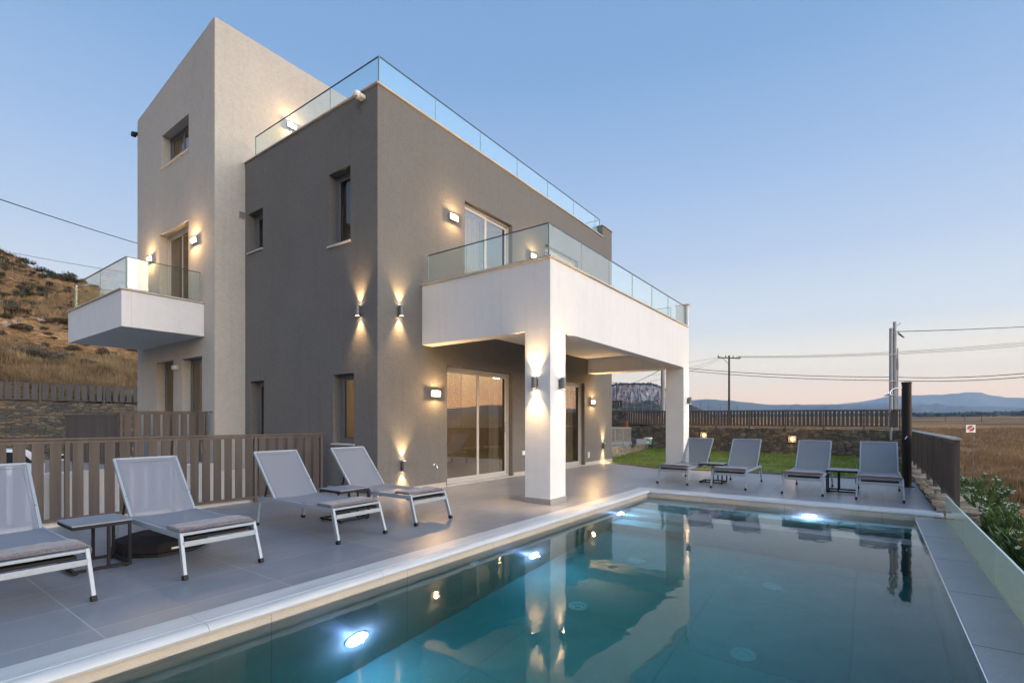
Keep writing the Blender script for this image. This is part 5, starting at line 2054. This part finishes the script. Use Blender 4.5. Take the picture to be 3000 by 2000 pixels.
MB().lathe((0, 0, 0), [(.125, 0), (.155, .27), (.150, .27), (.12, .01), (.001, .01)], 28).build("pail", M['bucketgreen'], bk, smooth='auto', local=True)
MB().lathe((0, 0, .265), [(.158, -.03), (.168, -.03), (.168, .03), (.150, .03), (.150, 0)], 28).build("rim", M['whiteplastic'], bk, smooth='auto', local=True)
MB().path([(.16 * math.cos(t), -.02 - .10 * math.sin(t), .25 - .09 * math.sin(t)) for t in [PI * k / 12 for k in range(13)]], .004, 6).build("bail", M['wirethin'], bk, local=True)
MB().sweep([(-.05, -.055), (.05, -.055), (.05, .055), (-.05, .055)], (-.128, -.03, .10), (-.150, -.035, .10), up=(0, 0, 1)).build("label_patch", M['whiteplastic'], bk, local=True)
os_ = ray(1832, 1240, 23.6)
bs = empty("brick_stack", (os_.x, os_.y, .95), "small stack of orange hollow bricks at the end of the garden fence", "bricks")
for i in range(4):
    MB().box(-.10, .10, -.10, .10, .003 + i * .075, .070 + i * .075).build("brick", M['orange'], bs, bevel=.004, local=True)

# ------------------------------------------------------------------ shower
shw = empty("garden_shower", (6.72, -7.065, 0), "tall black solar shower column with chrome head", "shower")
MB().prism([(.076 * math.cos(2 * PI * k / 28), .076 * math.sin(2 * PI * k / 28)) for k in range(28)], .0, 1.955).build("column", plain("black_gloss", (.010, .010, .011), .5, var=.1, spec=.2), shw, smooth='auto', local=True)
MB().lathe((0, 0, 1.955), [(.080, -.01), (.084, .012), (.080, .025), (.001, .027)], 28).build("cap", M['black'], shw, smooth='auto', local=True)
MB().lathe((0, 0, 0), [(.12, 0), (.12, .012), (.088, .016)], 28).build("base_plate", M['black'], shw, smooth='auto', local=True)
ha = Vector((-.61, .79, 0)).normalized()
arm = [Vector((0, 0, 1.87)) + ha * .08, Vector((0, 0, 1.865)) + ha * .20, Vector((0, 0, 1.845)) + ha * .27, Vector((0, 0, 1.80)) + ha * .315, Vector((0, 0, 1.77)) + ha * .33]
MB().path(arm, .010, 10).build("arm", M['chrome'], shw, smooth='auto', local=True)
hd = MB().lathe(tuple(arm[-1] + Vector((0, 0, -.035))), [(.001, -.018), (.085, -.016), (.088, -.006), (.05, .012), (.016, .035), (.012, .05)], 24)
hd.build("shower_head", M['chrome'], shw, smooth='auto', local=True)
MB().tube((-.085, 0, .95), (-.12, 0, .95), .012).tube((-.12, 0, .95), (-.135, .03, .90), .008).build("tap", M['chrome'], shw, local=True)
MB().box(.11, .20, -.03, .05, 0, .05).build("foot_valve", M['chrome'], shw, bevel=.01, local=True)


# ------------------------------------------------------------------ poles and wires
def P3(u, v, D):
    return ray(u, v, D)


p0 = empty("utility_pole", (16.17, -7.10, .9), "grey double pole standing on the garden wall beside the shower", "pole")
MB().tube((16.19, -7.165, .60), (16.19, -7.165, 4.64), .060, .052, 16).build("tall_post", M['polegrey'], p0, smooth='auto')
MB().tube((16.13, -7.06, .60), (16.13, -7.06, 4.43), .055, .050, 16).build("short_post", M['polegrey'], p0, smooth='auto')
MB().tube((16.16, -7.245, .9), (16.16, -7.245, 3.73), .018, n=8).tube((16.16, -7.245, 3.4), (16.16, -7.25, 3.0), .028, n=8).build("conduit", M['polegrey'], p0)
bd_ = MB()
for z in (1.6, 2.6, 3.5):
    bd_.box(16.06, 16.26, -7.235, -7.0, z, z + .02)
bd_.build("strap", M['chrome'], p0)
MB().path([(16.19, -7.165, 4.53), (16.19, -7.27, 4.53), (16.19, -7.30, 4.55), (16.19, -7.31, 4.58), (16.19, -7.28, 4.60)], .008, 6).build("hook", M['wire'], p0)
c0 = P3(2628, 970, 17.0)
lp2 = []
for k in range(15):
    t = k / 14
    lp2.append((c0.x, c0.y - .02 - .20 * math.sin(PI * t) * (.7 + .3 * t), c0.z - .02 - .22 * math.sin(PI * t * .9) - .0 * t))
MB().path(lp2, .016, 6).build("cable_loop", M['wire'], p0, smooth='auto')


def wood_pole(u, v0, v1, D, r_, label, arms=True, mat=None, arm_w=1.6, name="utility_pole"):
    a, b = ray(u, v0, D), ray(u, v1, D)
    zb = min(a.z, height(a.x, a.y) - .3)
    o = empty(name, (a.x, a.y, zb), label, "pole")
    MB().tube((a.x, a.y, zb), (a.x, a.y, b.z), r_, r_ * .7, 12).build("post", mat or M['wood'], o, smooth='auto')
    if arms:
        dr = Vector((math.sin(YAW), -math.cos(YAW), 0))
        A, B = Vector((a.x, a.y, b.z - .25)) - dr * arm_w / 2, Vector((a.x, a.y, b.z - .35)) + dr * arm_w / 2
        MB().bar(A, B, .10, .12).build("crossarm", M['wood'], o)
        for t in (.02, .35, .68, .98):
            q = A + (B - A) * t
            MB().lathe(tuple(q), [(.03, .05), (.06, .10), (.05, .16), (.07, .20), (.03, .30)], 10).build("insulator", M['wire'], o)
        MB().bar(Vector((a.x, a.y, b.z - 1.1)), A + (B - A) * .2, .04, .04).build("brace", M['wood'], o)
    return Vector((a.x, a.y, b.z))


t1 = wood_pole(2136, 1206, 1041, 60, .14, "dark wooden power pole with crossarm, between the column and the grey pole", arm_w=2.7)
t2 = wood_pole(1942, 1206, 1040, 34, .17, "plain grey concrete pole standing close behind the far column", arms=False, mat=M['concrete'])
t3 = wood_pole(1806, 1206, 1119, 120, .13, "small far wooden power pole in front of the rocky hill", arm_w=1.9)
for (u, v0, v1, D, lab) in ((2876, 1246, 1216, 160, "thin far pole in the field right of the sign"), (2826, 1242, 1216, 190, "thin far pole in the field left of the sign"), (2770, 1243, 1221, 190, "thin leftmost far pole in the field")):
    wood_pole(u, v0, v1, D, .10, lab, arms=False)


def wire(name, label, pts, r_, mat, sag=0.0, group="overhead power wires"):
    """catenary through 3D points"""
    mb = MB()
    k = 6
    allp = []
    for a, b in zip(pts, pts[1:]):
        for i in range(24 + (b is pts[-1])):
            t = i / 24
            p = a.lerp(b, t)
            allp.append(Vector((p.x, p.y, p.z - sag * 4 * t * (1 - t))))
    for i, p in enumerate(allp):
        d = (allp[min(i + 1, len(allp) - 1)] - allp[max(i - 1, 0)]).normalized()
        e1 = d.cross(Vector((0, 0, 1))).normalized()
        e2 = e1.cross(d)
        for j in range(k):
            mb.v.append(tuple(p + (e1 * math.cos(2 * PI * j / k) + e2 * math.sin(2 * PI * j / k)) * r_))
    for i in range(len(allp) - 1):
        for j in range(k):
            mb.f.append((i * k + j, i * k + (j + 1) % k, (i + 1) * k + (j + 1) % k, (i + 1) * k + j))
    o = mb.build(name, mat, smooth=True)
    return tag(o, label, "wire", group)


wire("power_line", "thick black wire running down to the tower at left", [P3(-120, 543, 20), P3(420, 718, 34)], .022, M['wire'], .06)
wire("power_line", "thin dark wire crossing the sky above the left balcony glass", [P3(40, 741, 60), P3(460, 812, 60)], .026, M['wire'], .1)
wire("power_line", "black cable leaving the grey pole to the right edge, topmost wire", [P3(2627, 971, 17.05), P3(3200, 944, 22)], .014, M['wire'], .05)
wire("power_line", "upper of the two long black wires across the right sky", [P3(1950, 1072, 36), P3(2614, 1104, 30), P3(3150, 1078, 24)], .020, M['wire'], .20)
wire("power_line", "lower of the two long black wires across the right sky", [P3(1950, 1079, 36), P3(2614, 1114, 30), P3(3150, 1089, 24)], .020, M['wire'], .20)
for k, nm_ in enumerate(("top", "middle", "bottom")):
    wire("power_line", nm_ + " one of three thin grey wires from the wooden power pole", [t1 + Vector((.5 - .5 * k, -.8, -.1 - .12 * k)), P3(3200, 983 + 6 * k, 44)], .018, M['wirethin'], .5)
    wire("power_line", nm_ + " one of three thin wires from the wooden pole towards the house", [t1 + Vector((-.6 + .6 * k, .8, -.12)), P3(1900, (1066, 1100, 1118)[k], 60 - 8 * k)], .018, M['wirethin'], .3)
wire("power_line", "thin wire from the small far pole to the concrete pole", [t3 + Vector((.3, -.9, -.2)), Vector((t2.x, t2.y, t2.z - .9))], .022, M['wirethin'], .6)

wf = empty("wire_fence", (40, 8, 1.5), "thin wire fence posts on the slope before the rocky hill", "fence")
us_ = [1793, 1814, 1836, 1859, 1883, 1907, 1935, 2052, 2075, 2110, 2160]
for u in us_:
    D = 38 + (u - 1790) * .02
    a, b = ray(u, 1205, D), ray(u, 1166 + (u - 1790) * .05, D)
    MB().tube((a.x, a.y, height(a.x, a.y) - .1), (a.x, a.y, b.z), .022, n=6).build("post", M['wirethin'], wf)
lw = MB()
for k in range(3):
    for u, u2 in zip(us_, us_[1:]):
        D, D2 = 38 + (u - 1790) * .02, 38 + (u2 - 1790) * .02
        lw.tube(ray(u, 1170 + 9 * k + (u - 1790) * .05, D), ray(u2, 1170 + 9 * k + (u2 - 1790) * .05, D2), .006, n=4)
lw.build("strand", M['wirethin'], wf)

# sign in the field
sg_ = ray(2844, 1255, 22)
so_ = empty("no_parking_sign", (sg_.x, sg_.y, sg_.z), "white square sign with a dark red disc and white diagonal bar in the field", "sign", rz=YAW - PI / 2 + .05)
MB().box(-.215, .215, -.004, .004, -.17, .17).build("plate", M['whiteplastic'], so_, bevel=.002, local=True)
disc = MB().add([(.168 * math.cos(2 * PI * k / 40), -.0055, .012 + .128 * math.sin(2 * PI * k / 40)) for k in range(40)], [tuple(range(40))])
disc.build("red_disc", M['red'], so_, local=True, recalc=False)
a_ = R(33)
br_ = MB()
for (s0, s1) in ((-.155, -.06), (-.045, .045), (.06, .155)):
    c_, s_ = math.cos(a_), math.sin(a_)
    q = [(s0, -.016), (s1, -.016), (s1, .016), (s0, .016)]
    br_.add([(x * c_ - y * s_, -.0065, .012 + x * s_ + y * c_) for x, y in q], [(0, 1, 2, 3)])
br_.build("diagonal_bar", M['whiteplastic'], so_, local=True, recalc=False)
MB().add([(-.11, -.0058, -.150), (.11, -.0058, -.150), (.11, -.0058, -.140), (-.11, -.0058, -.140)], [(0, 1, 2, 3)]).build("text_line", M['black'], so_, local=True, recalc=False)
MB().tube((.12, .02, -2.6), (.12, .02, .2), .016, n=8).build("post", M['wirethin'], so_, local=True)


# ------------------------------------------------------------------ oleanders
def oleander(loc, rx_, h, seed, n_st, label, red=False, nfl=26):
    q = random.Random(seed)
    o = empty("oleander_bush", loc, label, "oleander", "oleander bushes beside the path")
    stm, lf, fl = MB(), MB(), MB()
    rd = MB()
    for _ in range(n_st):
        a = q.uniform(0, 2 * PI)
        rad = rx_ * math.sqrt(q.random())
        tip = Vector((math.cos(a) * rad, math.sin(a) * rad * .75, h * q.uniform(.62, 1.0) * (1 - .25 * (rad / rx_) ** 2)))
        b = Vector((tip.x * .18, tip.y * .18, 0))
        mid = b.lerp(tip, .55) + Vector((tip.x * .02, tip.y * .02, h * .08))
        stm.tube(b, mid, .010, .007, 5)
        stm.tube(mid, tip, .007, .004, 5)
        dtip = (tip - mid).normalized()
        for seg0, seg1, cnt in ((b.lerp(mid, .5), mid, 9), (mid, tip, 34)):
            for i in range(cnt):
                t = q.random()
                p = seg0.lerp(seg1, t)
                an = q.uniform(0, 2 * PI)
                out = Vector((math.cos(an), math.sin(an), q.uniform(.5, 1.6))).normalized()
                out = (out + dtip * .8).normalized()
                L_ = q.uniform(.13, .23)
                wd = L_ * .062
                sd = out.cross(Vector((q.uniform(-.3, .3), q.uniform(-.3, .3), 1))).normalized()
                dr = Vector((0, 0, -L_ * q.uniform(.02, .35)))
                m1, m2 = p + out * L_ * .35 + dr * .1, p + out * L_ * .72 + dr * .5
                lf.add([p, m1 + sd * wd, m2 + sd * wd * .85, p + out * L_ + dr, m2 - sd * wd * .85, m1 - sd * wd], [(0, 1, 5), (1, 2, 4, 5), (2, 3, 4)])
        if q.random() < nfl / n_st:
            tgt = rd if (red and q.random() < .15) else fl
            for k_ in range(q.randint(3, 7)):
                c_ = tip + Vector((q.gauss(0, .045), q.gauss(0, .045), q.gauss(.03, .03)))
                ax_ = Vector((q.gauss(0, .6), q.gauss(0, .6), 1)).normalized()
                e1 = ax_.orthogonal().normalized()
                e2 = ax_.cross(e1)
                pr_ = q.uniform(.024, .034)
                for j in range(5):
                    t0 = 2 * PI * j / 5
                    u0 = e1 * math.cos(t0 - .5) + e2 * math.sin(t0 - .5)
                    u1 = e1 * math.cos(t0 + .5) + e2 * math.sin(t0 + .5)
                    um = e1 * math.cos(t0) + e2 * math.sin(t0)
                    tgt.add([c_, c_ + u0 * pr_ * .8 + ax_ * .006, c_ + um * pr_ * 1.2 + ax_ * .008, c_ + u1 * pr_ * .8 + ax_ * .006], [(0, 1, 2, 3)])
    stm.build("stem", M['stem'], o, local=True)
    lf.build("foliage", M['leaf'], o, recalc=False, local=True)
    if fl.v:
        fl.build("blossom", M['petal'], o, recalc=False, local=True)
    if rd.v:
        rd.build("red_blossom", M['petalred'], o, recalc=False, local=True)
    return o


oleander((10.6, -8.45, -1.42), .95, 1.50, 71, 72, "large white flowering oleander nearest the end of the side fence", nfl=34)
oleander((8.3, -8.30, -1.42), .85, 1.32, 72, 66, "white flowering oleander second from the side fence, full of blossom", nfl=44)
oleander((6.3, -8.35, -1.42), .85, 1.22, 73, 64, "oleander with few white flowers beside the glass panels", nfl=14)
oleander((4.6, -8.45, -1.42), .80, 1.18, 74, 60, "oleander with a few red and white flowers at the right edge of the photo", red=True, nfl=18)
oleander((3.1, -8.50, -1.42), .80, 1.12, 75, 56, "oleander nearest the camera, low behind the glass panels", red=True, nfl=14)

# ------------------------------------------------------------------ white car behind the fence
car = empty("parked_car", (-3.45, 13.9, -1.0), "white parked car seen through the slats at the left edge", "car", rz=PI)
side = [(-2.0, .30), (-2.05, .62), (-2.0, .95), (-1.84, 1.22), (-1.62, 1.42), (-.7, 1.50), (.35, 1.48), (.85, 1.22), (1.15, 1.00), (1.75, .90), (2.02, .72), (2.06, .45), (2.0, .26)]


def arch(cx_, n_=10, r_=.36):
    return [(cx_ + r_ * math.cos(PI * k / n_), .26 + r_ * math.sin(PI * k / n_) * .98) for k in range(n_ + 1)]


poly = side + arch(1.27) + arch(-1.25)
ringv = [(x, z) for x, z in side] + [(x, z) for x, z in arch(1.27)] + [(x, z) for x, z in arch(-1.25)]
cb_ = MB()
n_ = len(ringv)


def ins(z):
    return .84 - max(0, z - .95) * .30


cb_.v = [(x, -ins(z), z) for x, z in ringv] + [(x, ins(z), z) for x, z in ringv]
cb_.f = [tuple(range(n_)), tuple(range(n_, 2 * n_))[::-1]] + [(i, n_ + i, n_ + (i + 1) % n_, (i + 1) % n_) for i in range(n_)]
cb_.build("body", M['carwhite'], car, bevel=.03, local=True)
for s in (-1, 1):
    for xa, pts_ in (("front", [(.15, 1.02), (.92, 1.02), (.40, 1.38), (.15, 1.40)]), ("rear", [(-1.72, 1.05), (.08, 1.02), (.08, 1.41), (-.70, 1.42), (-1.50, 1.34)])):
        mbw = MB()
        mbw.v = [(x, s * (ins(z) + .006), z) for x, z in pts_]
        mbw.f = [tuple(range(len(pts_)))]
        mbw.build("side_window", M['carglass'], car, local=True)
MB().add([(-2.012, -.62, .98), (-2.012, .62, .98), (-1.66, .55, 1.40), (-1.66, -.55, 1.40)], [(0, 1, 2, 3)]).build("rear_window", M['carglass'], car, local=True)
mbw = MB().add([(.90, -.70, 1.21), (.90, .70, 1.21), (.42, .66, 1.465), (.42, -.66, 1.465)], [(0, 1, 2, 3)])
mbw.v = [(x + .02, y, z + .012) for x, y, z in mbw.v]
mbw.build("windscreen", M['carglass'], car, local=True)
for x in (-1.25, 1.27):
    for s in (-1, 1):
        wh = MB().lathe((x, s * .74, .31), [(.18, -.09), (.30, -.09), (.32, -.05), (.32, .05), (.30, .09), (.18, .09)], 28, 'y').build("wheel", M['rubber'], car, smooth='auto', local=True)
        MB().lathe((x, s * .74, .31), [(.001, -.07), (.19, -.075), (.19, .075), (.001, .07)], 20, 'y').build("rim", M['alu'], wh, local=True)
for s in (-1, 1):
    MB().box(1.80, 2.0, s * .52, s * .76, .62, .74).build("headlight", M['carglass'], car, bevel=.03, local=True)
    MB().box(.78, .95, s * .84, s * 1.02, 1.0, 1.12).build("mirror", M['carwhite'], car, bevel=.03, local=True)
gl_ = ray(181, 1337, 11.6)
gl2 = empty("gate_lantern", (gl_.x, gl_.y, gl_.z), "small black and white lamp on a post behind the terrace fence", "lamp")
MB().box(-.05, .05, -.05, .05, -.05, .03).build("lantern", M['black'], gl2, bevel=.004, local=True)
MB().box(-.07, .07, -.07, .07, .03, .06).build("cap", M['whiteplastic'], gl2, bevel=.01, local=True)
MB().box(-.06, .06, -.06, .06, -.35, -.051).build("post", M['whiteplastic'], gl2, bevel=.004, local=True)

# ------------------------------------------------------------------ air
HAZE = 1
if HAZE:
    hb = MB().box(-5000, 5000, -5000, 5000, -8.0, 420.0)
    m, t, out = newmat("haze_air")
    pv = t.nodes.new("ShaderNodeVolumePrincipled")
    pv.inputs["Color"].default_value = (0.48, 0.70, 1.0, 1)
    pv.inputs["Density"].default_value = 2.0e-4
    pv.inputs["Anisotropy"].default_value = 0.1
    t.links.new(pv.outputs[0], out.inputs["Volume"])
    o = hb.build("haze", m)
    tag(o, kind='stuff')
